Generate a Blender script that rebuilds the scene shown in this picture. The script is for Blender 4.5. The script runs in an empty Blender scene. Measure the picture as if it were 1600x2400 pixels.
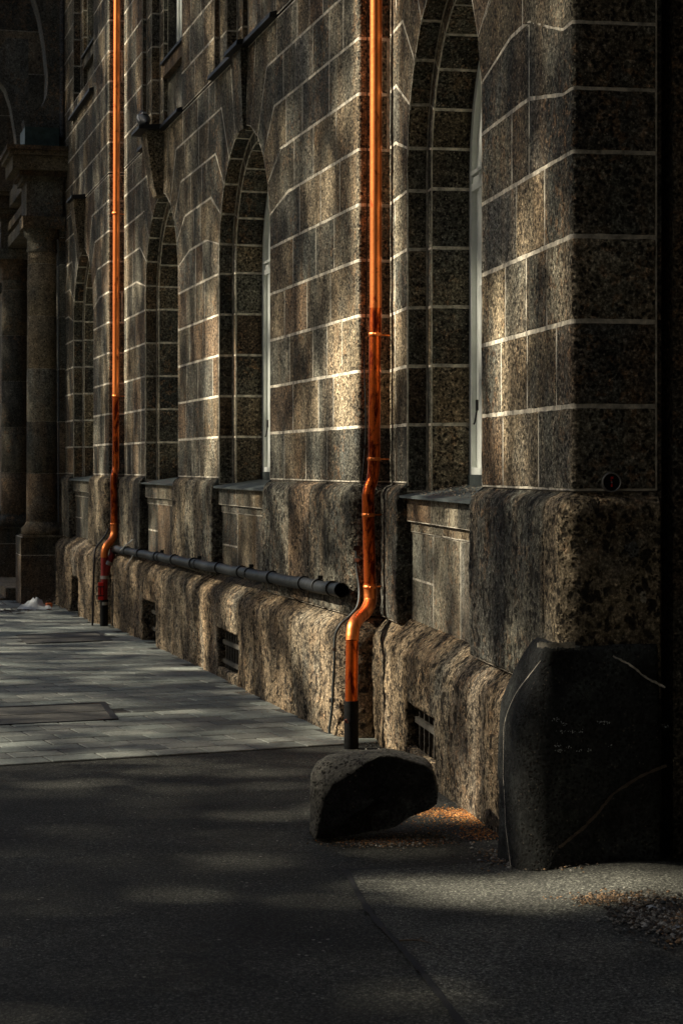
import bpy, math, random
from mathutils import Vector, noise
R_ = math.radians
random.seed(7)
scene = bpy.context.scene
COL = scene.collection

# ------------------------------------------------------------------ camera
FPX = 4490.0            # focal length in pixels of the 1600 px wide photograph
EYE = 1.65
HOR = 1091.5            # image row of the horizon
cam_d = bpy.data.cameras.new("camera")
cam = bpy.data.objects.new("camera", cam_d); COL.objects.link(cam)
cam.location = (0, 0, EYE); cam.rotation_euler = (R_(90), 0, 0)
cam_d.sensor_fit = 'AUTO'; cam_d.sensor_width = 36; cam_d.lens = FPX / 2400 * 36
cam_d.shift_y = (HOR - 1200) / 2400
cam_d.clip_start = 0.1; cam_d.clip_end = 500
cam_d.dof.use_dof = True; cam_d.dof.focus_distance = 9.5; cam_d.dof.aperture_fstop = 9.0
scene.camera = cam

# ------------------------------------------------------------------ light
SUN_EL, SUN_AZ = 38.0, 4.0        # elevation; azimuth measured from -X towards +Y
S = Vector((-math.cos(R_(SUN_EL)) * math.cos(R_(SUN_AZ)), math.cos(R_(SUN_EL)) * math.sin(R_(SUN_AZ)), math.sin(R_(SUN_EL))))
sd = bpy.data.lights.new("sun", 'SUN'); sun = bpy.data.objects.new("sun", sd); COL.objects.link(sun)
sd.energy = 5.0; sd.angle = R_(0.8); sd.color = (1.0, 0.91, 0.73)
sun.rotation_euler = S.to_track_quat('Z', 'Y').to_euler(); sun.location = (-10, 8, 16)
W = bpy.data.worlds.new("World"); scene.world = W; W.use_nodes = True
nt = W.node_tree; bg = nt.nodes['Background']
sky = nt.nodes.new('ShaderNodeTexSky'); sky.sky_type = 'NISHITA'; sky.sun_disc = False; sky.dust_density = 2.0; sky.air_density = 1.0; sky.ozone_density = 0.1
sky.sun_elevation = R_(SUN_EL); sky.sun_rotation = R_(-90 + SUN_AZ)
nt.links.new(sky.outputs[0], bg.inputs[0]); bg.inputs[1].default_value = 0.05
scene.view_settings.view_transform = 'Standard'; scene.view_settings.look = 'None'
scene.view_settings.exposure = 1.3; scene.view_settings.gamma = 1
scene.render.resolution_x = 682; scene.render.resolution_y = 1024

# ------------------------------------------------------------------ materials
def mat(name):
    m = bpy.data.materials.new(name); m.use_nodes = True
    return m, m.node_tree, m.node_tree.nodes['Principled BSDF']
def N(t, typ, **kw):
    n = t.nodes.new(typ)
    for k, v in kw.items():
        if k.startswith('i_'): n.inputs[k[2:].replace('_', ' ')].default_value = v
        else: setattr(n, k, v)
    return n
def ramp(t, src, stops, interp='LINEAR'):
    r = t.nodes.new('ShaderNodeValToRGB'); r.color_ramp.interpolation = interp
    els = r.color_ramp.elements
    while len(els) < len(stops): els.new(0.5)
    for e, (p, c) in zip(els, stops):
        e.position = p; e.color = (c, c, c, 1) if not isinstance(c, tuple) else c + (1,)
    t.links.new(src, r.inputs[0]); return r.outputs[0]
def mixc(t, a, b, f, blend='MIX'):
    m = t.nodes.new('ShaderNodeMix'); m.data_type = 'RGBA'; m.blend_type = blend
    for sock, v in ((m.inputs[0], f), (m.inputs[6], a), (m.inputs[7], b)):
        if hasattr(v, 'is_linked'): t.links.new(v, sock)
        elif isinstance(v, tuple): sock.default_value = v + (1,) if len(v) == 3 else v
        else: sock.default_value = v
    return m.outputs[2]
def mth(t, op, a, b=0.0, clamp=False):
    m = t.nodes.new('ShaderNodeMath'); m.operation = op; m.use_clamp = clamp
    for sock, v in ((m.inputs[0], a), (m.inputs[1], b)):
        if hasattr(v, 'is_linked'): t.links.new(v, sock)
        else: sock.default_value = v
    return m.outputs[0]
def coords(t, scale=(1, 1, 1), kind='Object'):
    tc = t.nodes.new('ShaderNodeTexCoord'); mp = t.nodes.new('ShaderNodeMapping')
    mp.inputs['Scale'].default_value = scale
    t.links.new(tc.outputs[kind], mp.inputs[0]); return mp.outputs[0]
def tnoise(t, vec, scale, detail=4, rough=0.6, dist=0.0):
    n = N(t, 'ShaderNodeTexNoise'); n.inputs['Scale'].default_value = scale
    n.inputs['Detail'].default_value = detail; n.inputs['Roughness'].default_value = rough
    n.inputs['Distortion'].default_value = dist
    t.links.new(vec, n.inputs['Vector']); return n.outputs['Fac']
def vor(t, vec, scale, feature='F1'):
    n = N(t, 'ShaderNodeTexVoronoi', feature=feature); n.inputs['Scale'].default_value = scale
    t.links.new(vec, n.inputs['Vector']); return n.outputs['Distance'], n.outputs['Color'] if 'Color' in n.outputs else None

def stone_mat(name, pit=40, bump=0.012, speck=1.0, streak=0.5, coarse=1.0, light=1.0, warm=1.0, crev=0.0):
    """tuff / sandstone: block tint x rain streaks x pits x pale and dark inclusions"""
    m, t, b = mat(name)
    at = N(t, 'ShaderNodeAttribute', attribute_name='tint')
    v = coords(t); vs = coords(t, (1, 1, 0.12))
    col = at.outputs['Color']
    # broad tonal clouds and vertical rain streaks
    cl = ramp(t, tnoise(t, v, 1.9, 5, 0.65), [(0.35, 0.55), (0.65, 1.4)])
    col = mixc(t, col, cl, 0.85, 'MULTIPLY')
    st = ramp(t, tnoise(t, vs, 9, 4, 0.6, 0.4), [(0.34, 0.42), (0.5, 1.0), (0.68, 1.5)])
    col = mixc(t, col, st, streak, 'MULTIPLY')
    wn = ramp(t, tnoise(t, vs, 5.5, 3, 0.5), [(0.5, 0.0), (0.66, 1.0)])
    col = mixc(t, col, (0.30, 0.17, 0.075), mth(t, 'MULTIPLY', wn, 0.22 * warm), 'MIX')
    gr = ramp(t, tnoise(t, v, 3.1, 4, 0.6), [(0.52, 0.0), (0.7, 1.0)])
    col = mixc(t, col, (0.105, 0.115, 0.105), mth(t, 'MULTIPLY', gr, 0.5), 'MIX')
    # rusty and pale mottling that comes and goes
    mo_ = ramp(t, tnoise(t, v, 19, 5, 0.7, 0.5), [(0.53, 0.0), (0.60, 1.0)])
    mk = ramp(t, tnoise(t, v, 1.7, 2, 0.5), [(0.48, 0.0), (0.58, 1.0)])
    col = mixc(t, col, (0.30, 0.17, 0.085), mth(t, 'MULTIPLY', mth(t, 'MULTIPLY', mo_, mk), 0.55 * warm))
    mk2 = ramp(t, tnoise(t, v, 2.3, 2, 0.5), [(0.50, 0.0), (0.60, 1.0)])
    mo2 = ramp(t, tnoise(t, v, 27, 4, 0.7, 0.3), [(0.40, 1.0), (0.47, 0.0)])
    col = mixc(t, col, (0.03, 0.027, 0.022), mth(t, 'MULTIPLY', mth(t, 'MULTIPLY', mo2, mk2), 0.7))
    # grain
    g = ramp(t, tnoise(t, v, 75, 3, 0.75), [(0.40, 0.16), (0.5, 0.85), (0.57, 1.5), (0.64, 3.0)])
    col = mixc(t, col, g, 0.62 * speck, 'MULTIPLY')
    vc = N(t, 'ShaderNodeTexVoronoi'); vc.inputs['Scale'].default_value = 85; t.links.new(v, vc.inputs['Vector'])
    sx = N(t, 'ShaderNodeSeparateColor'); t.links.new(vc.outputs['Color'], sx.inputs[0])
    gc = ramp(t, sx.outputs[0], [(0.0, 0.22), (0.35, 0.7), (0.8, 1.15), (0.93, 1.7), (1.0, 3.2)])
    col = mixc(t, col, gc, 0.40 * speck, 'MULTIPLY')
    g2 = ramp(t, tnoise(t, v, 24, 4, 0.7), [(0.38, 0.55), (0.5, 1.0), (0.62, 1.4)])
    col = mixc(t, col, g2, 0.6, 'MULTIPLY')
    # pale inclusions
    d, c = vor(t, v, 34)
    inc = ramp(t, d, [(0.0, 1.0), (0.13, 0.8), (0.2, 0.0)])
    sel = ramp(t, tnoise(t, v, 13, 2, 0.5), [(0.56, 0.0), (0.62, 1.0)])
    col = mixc(t, col, (0.52 * light, 0.42 * light, 0.30 * light), mth(t, 'MULTIPLY', mth(t, 'MULTIPLY', inc, sel), 0.75 * speck))
    # crisp sparse crystals
    vk = N(t, 'ShaderNodeTexVoronoi'); vk.inputs['Scale'].default_value = 62; t.links.new(v, vk.inputs['Vector'])
    sk_ = N(t, 'ShaderNodeSeparateColor'); t.links.new(vk.outputs['Color'], sk_.inputs[0])
    kk_ = mth(t, 'MULTIPLY', ramp(t, vk.outputs['Distance'], [(0.17, 1.0), (0.24, 0.0)]), ramp(t, sk_.outputs[1], [(0.80, 0.0), (0.84, 1.0)]))
    col = mixc(t, col, (0.42 * light, 0.35 * light, 0.26 * light), mth(t, 'MULTIPLY', kk_, 0.8 * speck))
    # pits: their inner shade is darkened into the colour, plus bump
    vd = N(t, 'ShaderNodeVectorMath', operation='ADD'); nn = N(t, 'ShaderNodeTexNoise'); nn.inputs['Scale'].default_value = 18
    t.links.new(v, nn.inputs['Vector']); sc = N(t, 'ShaderNodeVectorMath', operation='SCALE'); sc.inputs['Scale'].default_value = 0.05
    t.links.new(nn.outputs['Color'], sc.inputs[0]); t.links.new(v, vd.inputs[0]); t.links.new(sc.outputs[0], vd.inputs[1])
    d2, c2 = vor(t, vd.outputs[0], pit)
    psel = ramp(t, tnoise(t, v, 7, 3, 0.6), [(0.38, 0.0), (0.47, 1.0)])
    ph = ramp(t, d2, [(0.0, 0.0), (0.28, 0.1), (0.42, 1.0)])
    pitm = mth(t, 'MULTIPLY', mth(t, 'SUBTRACT', 1.0, ph), psel)
    col = mixc(t, col, (0.012, 0.010, 0.008), mth(t, 'MULTIPLY', pitm, 0.92))
    if crev:  # finer pits and crevices, shade put into the colour too
        d3, _c = vor(t, vd.outputs[0], pit * 2.3)
        p3 = mth(t, 'MULTIPLY', ramp(t, d3, [(0.24, 1.0), (0.36, 0.0)]), ramp(t, tnoise(t, v, 5, 3, 0.6), [(0.44, 0.0), (0.52, 1.0)]))
        col = mixc(t, col, (0.014, 0.011, 0.008), mth(t, 'MULTIPLY', p3, 0.9)); pitm = mth(t, 'MAXIMUM', pitm, p3)
        cv = ramp(t, tnoise(t, coords(t, (1, 1, 0.7)), 17, 4, 0.65, 0.3), [(0.38, 1.0), (0.43, 0.0)])
        col = mixc(t, col, (0.014, 0.011, 0.008), mth(t, 'MULTIPLY', cv, crev))
        pitm = mth(t, 'MAXIMUM', pitm, cv)
    t.links.new(col, b.inputs['Base Color'])
    b.inputs['Roughness'].default_value = 0.93; b.inputs['Specular IOR Level'].default_value = 0.2
    h = mth(t, 'MULTIPLY', tnoise(t, v, 60, 5, 0.75), 0.55)
    h = mth(t, 'ADD', h, mth(t, 'MULTIPLY', tnoise(t, v, 16, 4, 0.7), 0.6 * coarse))
    h = mth(t, 'SUBTRACT', h, mth(t, 'MULTIPLY', pitm, 0.8))
    bp = N(t, 'ShaderNodeBump'); bp.inputs['Strength'].default_value = 1.0; bp.inputs['Distance'].default_value = bump
    t.links.new(h, bp.inputs['Height']); t.links.new(bp.outputs[0], b.inputs['Normal'])
    return m
M = {}
M['ashlar'] = stone_mat('tuff_ashlar', 42, 0.012, 1.1, 0.35)
M['rough'] = stone_mat('tuff_rough_hewn', 24, 0.013, 0.9, 0.25, 0.9, 1.0, 0.8, 0.9)
M['slab'] = stone_mat('tuff_smooth_slab', 60, 0.005, 0.6, 0.25, 0.6)
M['granite'] = stone_mat('dark_granite', 60, 0.006, 0.45, 0.15, 0.8, 0.5, 0.0)

def simple(name, col, rough=0.6, metal=0.0, bump=0.0, nscale=30, var=0.4, spec=0.5):
    m, t, b = mat(name)
    v = coords(t)
    f = ramp(t, tnoise(t, v, nscale, 5, 0.65), [(0.3, 1 - var), (0.7, 1 + var)])
    c = mixc(t, col, f, 1.0, 'MULTIPLY'); t.links.new(c, b.inputs['Base Color'])
    b.inputs['Roughness'].default_value = rough; b.inputs['Metallic'].default_value = metal
    b.inputs['Specular IOR Level'].default_value = spec
    if bump:
        bp = N(t, 'ShaderNodeBump'); bp.inputs['Distance'].default_value = bump
        t.links.new(tnoise(t, v, nscale * 1.7, 5, 0.7), bp.inputs['Height']); t.links.new(bp.outputs[0], b.inputs['Normal'])
    return m
M['mortar'] = simple('lime_mortar', (0.56, 0.50, 0.40), 0.95, 0, 0.006, 22, 0.7)
M['dullmortar'] = simple('weathered_mortar', (0.20, 0.17, 0.13), 0.95, 0, 0.004, 40, 0.5)
M['dirtjoint'] = simple('dirty_joint', (0.05, 0.042, 0.034), 0.95, 0, 0.004, 30, 0.5)
M['white'] = simple('white_paint', (0.78, 0.80, 0.74), 0.45, 0, 0.0008, 9, 0.12)
M['lead'] = simple('grey_sheet_metal', (0.085, 0.10, 0.098), 0.55, 0.5, 0.003, 12, 0.4)
M['blackmetal'] = simple('black_iron', (0.018, 0.018, 0.018), 0.6, 0.4, 0.002, 40, 0.4)
M['rust'] = simple('weathered_iron', (0.09, 0.08, 0.065), 0.7, 0.4, 0.003, 40, 0.5)
M['plastic'] = simple('black_plastic', (0.009, 0.010, 0.011), 0.5, 0, 0.003, 22, 0.7, 0.18)
M['rubber'] = simple('black_sleeve', (0.007, 0.007, 0.007), 0.6, 0, 0.002, 25, 0.5, 0.1)
M['conduit'] = simple('grey_conduit', (0.055, 0.065, 0.065), 0.5, 0, 0.001, 25, 0.3)
M['redpaint'] = simple('dark_red_paint', (0.24, 0.010, 0.008), 0.35, 0, 0.001, 20, 0.4)
M['redplastic'] = simple('bright_red_plastic', (0.75, 0.02, 0.015), 0.3, 0, 0, 20, 0.15)
M['steel'] = simple('steel_band', (0.42, 0.40, 0.37), 0.4, 0.8, 0, 30, 0.3)
M['greenroof'] = simple('patinated_copper', (0.035, 0.06, 0.05), 0.6, 0.2, 0.004, 12, 0.5)
M['wood'] = simple('old_dark_wood', (0.03, 0.024, 0.018), 0.7, 0, 0.003, 20, 0.5)
M['litter'] = simple('dry_litter', (0.16, 0.12, 0.08), 0.9, 0, 0.002, 60, 0.6)
M['bag'] = simple('white_plastic_film', (0.42, 0.44, 0.44), 0.4, 0, 0.004, 8, 0.2)
M['orange'] = simple('orange_card', (0.62, 0.13, 0.02), 0.6, 0, 0, 20, 0.15)
M['bark'] = simple('bark', (0.07, 0.05, 0.035), 0.9, 0, 0.01, 10, 0.4)
M['leaf'] = simple('leaf', (0.05, 0.08, 0.025), 0.7, 0, 0, 3, 0.3)
M['render'] = simple('grey_render', (0.16, 0.155, 0.145), 0.9, 0, 0.003, 3, 0.2)
M['feather'] = simple('dark_feather', (0.035, 0.037, 0.042), 0.6, 0, 0.002, 60, 0.5)
M['palefeather'] = simple('pale_feather', (0.45, 0.45, 0.46), 0.6, 0, 0.001, 60, 0.2)

def copper(name, base, dark, cover, rough=0.27):
    m, t, b = mat(name)
    v = coords(t); vs = coords(t, (1, 1, 0.3))
    n1 = tnoise(t, vs, 22, 6, 0.72, 0.6)
    f = ramp(t, n1, [(cover - 0.06, 1.0), (cover + 0.05, 0.0)])
    blot = ramp(t, tnoise(t, v, 90, 3, 0.6), [(0.62, 0.0), (0.70, 1.0)])
    f2 = mth(t, 'MAXIMUM', f, mth(t, 'MULTIPLY', blot, 0.6))
    tone = ramp(t, tnoise(t, vs, 6, 4, 0.6), [(0.3, 0.7), (0.7, 1.15)])
    c = mixc(t, mixc(t, base, tone, 1.0, 'MULTIPLY'), dark, f2)
    t.links.new(c, b.inputs['Base Color']); b.inputs['Metallic'].default_value = 1.0
    t.links.new(mth(t, 'ADD', rough, mth(t, 'MULTIPLY', f2, 0.22)), b.inputs['Roughness'])
    bp = N(t, 'ShaderNodeBump'); bp.inputs['Distance'].default_value = 0.0012
    t.links.new(tnoise(t, v, 35, 5, 0.6), bp.inputs['Height']); t.links.new(bp.outputs[0], b.inputs['Normal'])
    return m
M['copper'] = copper('bright_copper', (1.0, 0.29, 0.08), (0.28, 0.045, 0.012), 0.39, 0.42)
M['copper_old'] = copper('tarnished_copper', (1.0, 0.19, 0.035), (0.13, 0.015, 0.005), 0.49, 0.31)

def glass_mat():
    m, t, b = mat('window_glass')
    b.inputs['Base Color'].default_value = (0.03, 0.045, 0.045, 1); b.inputs['Roughness'].default_value = 0.06
    b.inputs['Specular IOR Level'].default_value = 0.9
    v = coords(t); bp = N(t, 'ShaderNodeBump'); bp.inputs['Distance'].default_value = 0.002
    t.links.new(tnoise(t, v, 3, 2, 0.5), bp.inputs['Height']); t.links.new(bp.outputs[0], b.inputs['Normal'])
    return m
M['glass'] = glass_mat()

def asphalt_mat(name, base, chips=0.5, warm=(1.0, 0.99, 0.80)):
    m, t, b = mat(name)
    v = coords(t)
    c = mixc(t, tuple(x * y for x, y in zip((base,) * 3, warm)), ramp(t, tnoise(t, v, 1.3, 6, 0.65), [(0.35, 0.5), (0.65, 1.6)]), 0.95, 'MULTIPLY')
    c = mixc(t, c, ramp(t, tnoise(t, v, 75, 3, 0.85), [(0.40, 0.15), (0.5, 0.8), (0.57, 1.4), (0.66, 2.6)]), 0.9, 'MULTIPLY')
    d, _ = vor(t, v, 95)
    c = mixc(t, c, ramp(t, d, [(0.1, 1.8), (0.5, 0.5)]), 0.85, 'MULTIPLY')
    d2, col2 = vor(t, v, 17)
    f = ramp(t, d2, [(0.09, 1.0), (0.13, 0.0)])
    sel = ramp(t, tnoise(t, v, 5, 2, 0.5), [(0.53, 0.0), (0.58, 1.0)])
    c = mixc(t, c, (0.50, 0.48, 0.40), mth(t, 'MULTIPLY', mth(t, 'MULTIPLY', f, sel), chips))
    sp = ramp(t, tnoise(t, coords(t, (1, 1.6, 1)), 2.6, 6, 0.7), [(0.60, 0.0), (0.72, 1.0)])
    c = mixc(t, c, (0.018, 0.017, 0.016), mth(t, 'MULTIPLY', sp, 0.55))
    t.links.new(c, b.inputs['Base Color']); b.inputs['Roughness'].default_value = 0.85
    b.inputs['Specular IOR Level'].default_value = 0.35
    h = mth(t, 'ADD', mth(t, 'MULTIPLY', tnoise(t, v, 130, 3, 0.7), 1.0), mth(t, 'MULTIPLY', tnoise(t, v, 22, 3, 0.6), 0.6))
    bp = N(t, 'ShaderNodeBump'); bp.inputs['Distance'].default_value = 0.012
    t.links.new(h, bp.inputs['Height']); t.links.new(bp.outputs[0], b.inputs['Normal'])
    return m
M['asphalt'] = asphalt_mat('asphalt', 0.065)
M['apron'] = asphalt_mat('concrete_apron', 0.115, 0.3, (1.0, 0.99, 0.82))
M['tar'] = simple('tar_joint', (0.010, 0.010, 0.010), 0.8, 0, 0.002, 30, 0.4)
def paver_mat():
    m, t, b = mat('concrete_paver')
    at = N(t, 'ShaderNodeAttribute', attribute_name='tint'); v = coords(t)
    c = mixc(t, at.outputs['Color'], ramp(t, tnoise(t, v, 2.2, 5, 0.65), [(0.3, 0.7), (0.7, 1.3)]), 0.9, 'MULTIPLY')
    c = mixc(t, c, ramp(t, tnoise(t, v, 55, 4, 0.75), [(0.35, 0.6), (0.65, 1.5)]), 0.7, 'MULTIPLY')
    c = mixc(t, c, (0.03, 0.028, 0.024), mth(t, 'MULTIPLY', ramp(t, tnoise(t, v, 7, 5, 0.7), [(0.56, 0.0), (0.7, 1.0)]), 0.5))
    t.links.new(c, b.inputs['Base Color']); b.inputs['Roughness'].default_value = 0.75; b.inputs['Specular IOR Level'].default_value = 0.4
    bp = N(t, 'ShaderNodeBump'); bp.inputs['Distance'].default_value = 0.003
    t.links.new(tnoise(t, v, 45, 4, 0.7), bp.inputs['Height']); t.links.new(bp.outputs[0], b.inputs['Normal'])
    return m
M['paver'] = paver_mat()
def tintmat(name, rough=0.9):
    m, t, b = mat(name)
    at = N(t, 'ShaderNodeAttribute', attribute_name='tint'); t.links.new(at.outputs['Color'], b.inputs['Base Color'])
    b.inputs['Roughness'].default_value = rough
    return m
M['grains'] = tintmat('scattered_grains')

# ------------------------------------------------------------------ mesh helpers
class MB:
    def __init__(s): s.v = []; s.f = []; s.m = []; s.t = []; s.sm = []
    def add(s, vs, fs, mi=0, tint=(0.1, 0.1, 0.1), smooth=False):
        o = len(s.v); s.v += [tuple(v) for v in vs]; s.t += [tint] * len(vs)
        for f in fs: s.f.append(tuple(i + o for i in f)); s.m.append(mi); s.sm.append(smooth)
    def box(s, c, x, y, z, mi=0, tint=(0.1, 0.1, 0.1)):
        """box centred on c with half-axis vectors x, y, z"""
        c, x, y, z = Vector(c), Vector(x), Vector(y), Vector(z)
        vs = [c + a * x + b * y + d * z for a in (-1, 1) for b in (-1, 1) for d in (-1, 1)]
        s.add(vs, [(0, 1, 3, 2), (4, 6, 7, 5), (0, 4, 5, 1), (2, 3, 7, 6), (0, 2, 6, 4), (1, 5, 7, 3)], mi, tint)
    def tube(s, pts, r, n=16, mi=0, tint=(0.1, 0.1, 0.1), cap=True, smooth=True):
        pts = [Vector(p) for p in pts]; rs = r if isinstance(r, (list, tuple)) else [r] * len(pts)
        vs = []; up = None
        for i, p in enumerate(pts):
            d = (pts[min(i + 1, len(pts) - 1)] - pts[max(i - 1, 0)]).normalized()
            if up is None: up = Vector((0, 0, 1)) if abs(d.z) < 0.9 else Vector((0, 1, 0))
            a = d.cross(up).normalized(); bb = a.cross(d).normalized(); up = bb
            vs += [p + rs[i] * (math.cos(2 * math.pi * k / n) * a + math.sin(2 * math.pi * k / n) * bb) for k in range(n)]
        fs = [(i * n + k, i * n + (k + 1) % n, (i + 1) * n + (k + 1) % n, (i + 1) * n + k) for i in range(len(pts) - 1) for k in range(n)]
        s.add(vs, fs, mi, tint, smooth)
        if cap:
            s.add(vs[:n], [tuple(range(n))[::-1]], mi, tint); s.add(vs[-n:], [tuple(range(n))], mi, tint)
    def lathe(s, c, prof, n=28, mi=0, tint=(0.1, 0.1, 0.1), ax=(1, 0, 0), ay=(0, 1, 0), az=(0, 0, 1)):
        c, ax, ay, az = map(Vector, (c, ax, ay, az))
        vs = [c + az * z + r * (math.cos(2 * math.pi * k / n) * ax + math.sin(2 * math.pi * k / n) * ay) for r, z in prof for k in range(n)]
        fs = [(i * n + k, i * n + (k + 1) % n, (i + 1) * n + (k + 1) % n, (i + 1) * n + k) for i in range(len(prof) - 1) for k in range(n)]
        s.add(vs, fs, mi, tint, True)
    def build(s, name, mats, parent=None, off=None):
        me = bpy.data.meshes.new(name)
        o = Vector(off) if off is not None else (Vector(parent['_o']) if parent and '_o' in parent else Vector((0, 0, 0)))
        me.from_pydata([tuple(Vector(v) - o) for v in s.v], [], s.f)
        for m in (mats if isinstance(mats, (list, tuple)) else [mats]): me.materials.append(m)
        me.polygons.foreach_set('material_index', s.m); me.polygons.foreach_set('use_smooth', s.sm)
        a = me.color_attributes.new('tint', 'FLOAT_COLOR', 'POINT')
        a.data.foreach_set('color', [x for t in s.t for x in (t[0], t[1], t[2], 1.0)])
        me.update()
        ob = bpy.data.objects.new(name, me); COL.objects.link(ob)
        if parent: ob.parent = parent
        return ob
def root(name, loc, label, cat, group=None):
    e = bpy.data.objects.new(name, None); COL.objects.link(e); e.location = loc; e.empty_display_size = 0.2
    e['_o'] = list(loc); e['label'] = label; e['category'] = cat
    if group: e['group'] = group
    return e
def tag(o, label=None, cat=None, group=None, kind=None):
    for k, v in (('label', label), ('category', cat), ('group', group), ('kind', kind)):
        if v: o[k] = v
    return o
def solo(mb, name, mats, loc, label=None, cat=None, group=None, kind=None):
    """one-mesh thing whose origin sits at loc"""
    o = mb.build(name, mats, None, loc); o.location = loc
    return tag(o, label, cat, group, kind)
def child_of(mb, name, mats, part, world_off):
    o = mb.build(name, mats, None, world_off); o.parent = part; return o

# ------------------------------------------------------------------ ground height
def gz(x, y):
    z = 0.1 - 0.0065 * y if y < 15.4 else -0.0144 * (y - 15.4)
    z += 0.035 * math.exp(-((x - 1.05) / 0.38) ** 2) * (1 / (1 + math.exp((y - 9.6) * 2.5))) * (1 / (1 + math.exp((5.5 - y) * 3)))
    z += 0.045 * math.exp(-((x - 1.22) ** 2 + (y - 7.1) ** 2 * 0.7) / 0.16)
    return z

# ------------------------------------------------------------------ wall sections (plan paths)
CC = 0.333; Z0 = 1.551
class Sec:
    """a straight facade stretch running towards the camera, with a return at each end"""
    def __init__(s, v, k, xa, xb, ret_a, ret_b, rad=0.025):
        s.v = v; s.th = math.atan((800 - v) / FPX); s.D = CC * math.cos(s.th) / k
        s.n = Vector((math.cos(s.th), math.sin(s.th), 0)); s.d = Vector((-math.sin(s.th), math.cos(s.th), 0))
        A = s.at_px(xa); B = s.at_px(xb)
        s.pts = [A + s.n * ret_a, A, B, B + s.n * ret_b]; s.ra = ret_a
        s.cum = [0]
        for i in range(3): s.cum.append(s.cum[-1] + (s.pts[i + 1] - s.pts[i]).length)
        s.sa, s.sb, s.se = s.cum[1], s.cum[2], s.cum[3]; s.rad = rad
        s.out = -s.n
        s.cuts = [s.sa - rad, s.sa, s.sa + rad, s.sb - rad, s.sb - rad / 2, s.sb, s.sb + rad / 2, s.sb + rad]
    def at_px(s, x):
        Y = s.D * FPX / (math.cos(s.th) * (x - s.v)); return Vector(((x - 800) / FPX * Y, Y, 0))
    def s_px(s, x): return s.sa + (s.at_px(x) - s.pts[1]).length
    def dirs(s, i):
        t = (s.pts[i + 1] - s.pts[i]).normalized(); return t, Vector((t.y, -t.x, 0))
    def F(s, q, z, o=0.0):
        r = s.rad
        for ci in (1, 2):
            if abs(q - s.cum[ci]) < r:
                u = (q - s.cum[ci] + r) / (2 * r); c = s.pts[ci]
                t0, n0 = s.dirs(ci - 1); t1, n1 = s.dirs(ci)
                p = (1 - u) ** 2 * (c - t0 * r) + 2 * u * (1 - u) * c + u * u * (c + t1 * r)
                p = p + (n0 * (1 - u) + n1 * u).normalized() * o
                return Vector((p.x, p.y, z))
        i = 0 if q < s.cum[1] else (1 if q < s.cum[2] else 2)
        t, nn = s.dirs(i); p = s.pts[i] + t * (q - s.cum[i]) + nn * o
        return Vector((p.x, p.y, z))

PAL = [(0.175, 0.14, 0.09), (0.145, 0.125, 0.088), (0.125, 0.118, 0.092), (0.165, 0.145, 0.105), (0.215, 0.17, 0.11), (0.10, 0.092, 0.07), (0.155, 0.11, 0.07), (0.13, 0.122, 0.10), (0.15, 0.138, 0.105), (0.08, 0.075, 0.06)]
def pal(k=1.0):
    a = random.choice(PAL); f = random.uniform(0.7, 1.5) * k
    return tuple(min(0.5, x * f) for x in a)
def ins(poly, other, cuts):
    """insert vertices at the given s values into a pair of matching polylines"""
    b, t = [poly[0]], [other[0]]
    for i in range(len(poly) - 1):
        (x0, z0), (x1, z1) = poly[i], poly[i + 1]; (u0, w0), (u1, w1) = other[i], other[i + 1]
        for c in cuts:
            if x0 + 0.004 < c < x1 - 0.004:
                k = (c - x0) / (x1 - x0); b.append((c, z0 + k * (z1 - z0))); t.append((u0 + k * (u1 - u0), w0 + k * (w1 - w0)))
        b.append(poly[i + 1]); t.append(other[i + 1])
    return b, t
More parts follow.
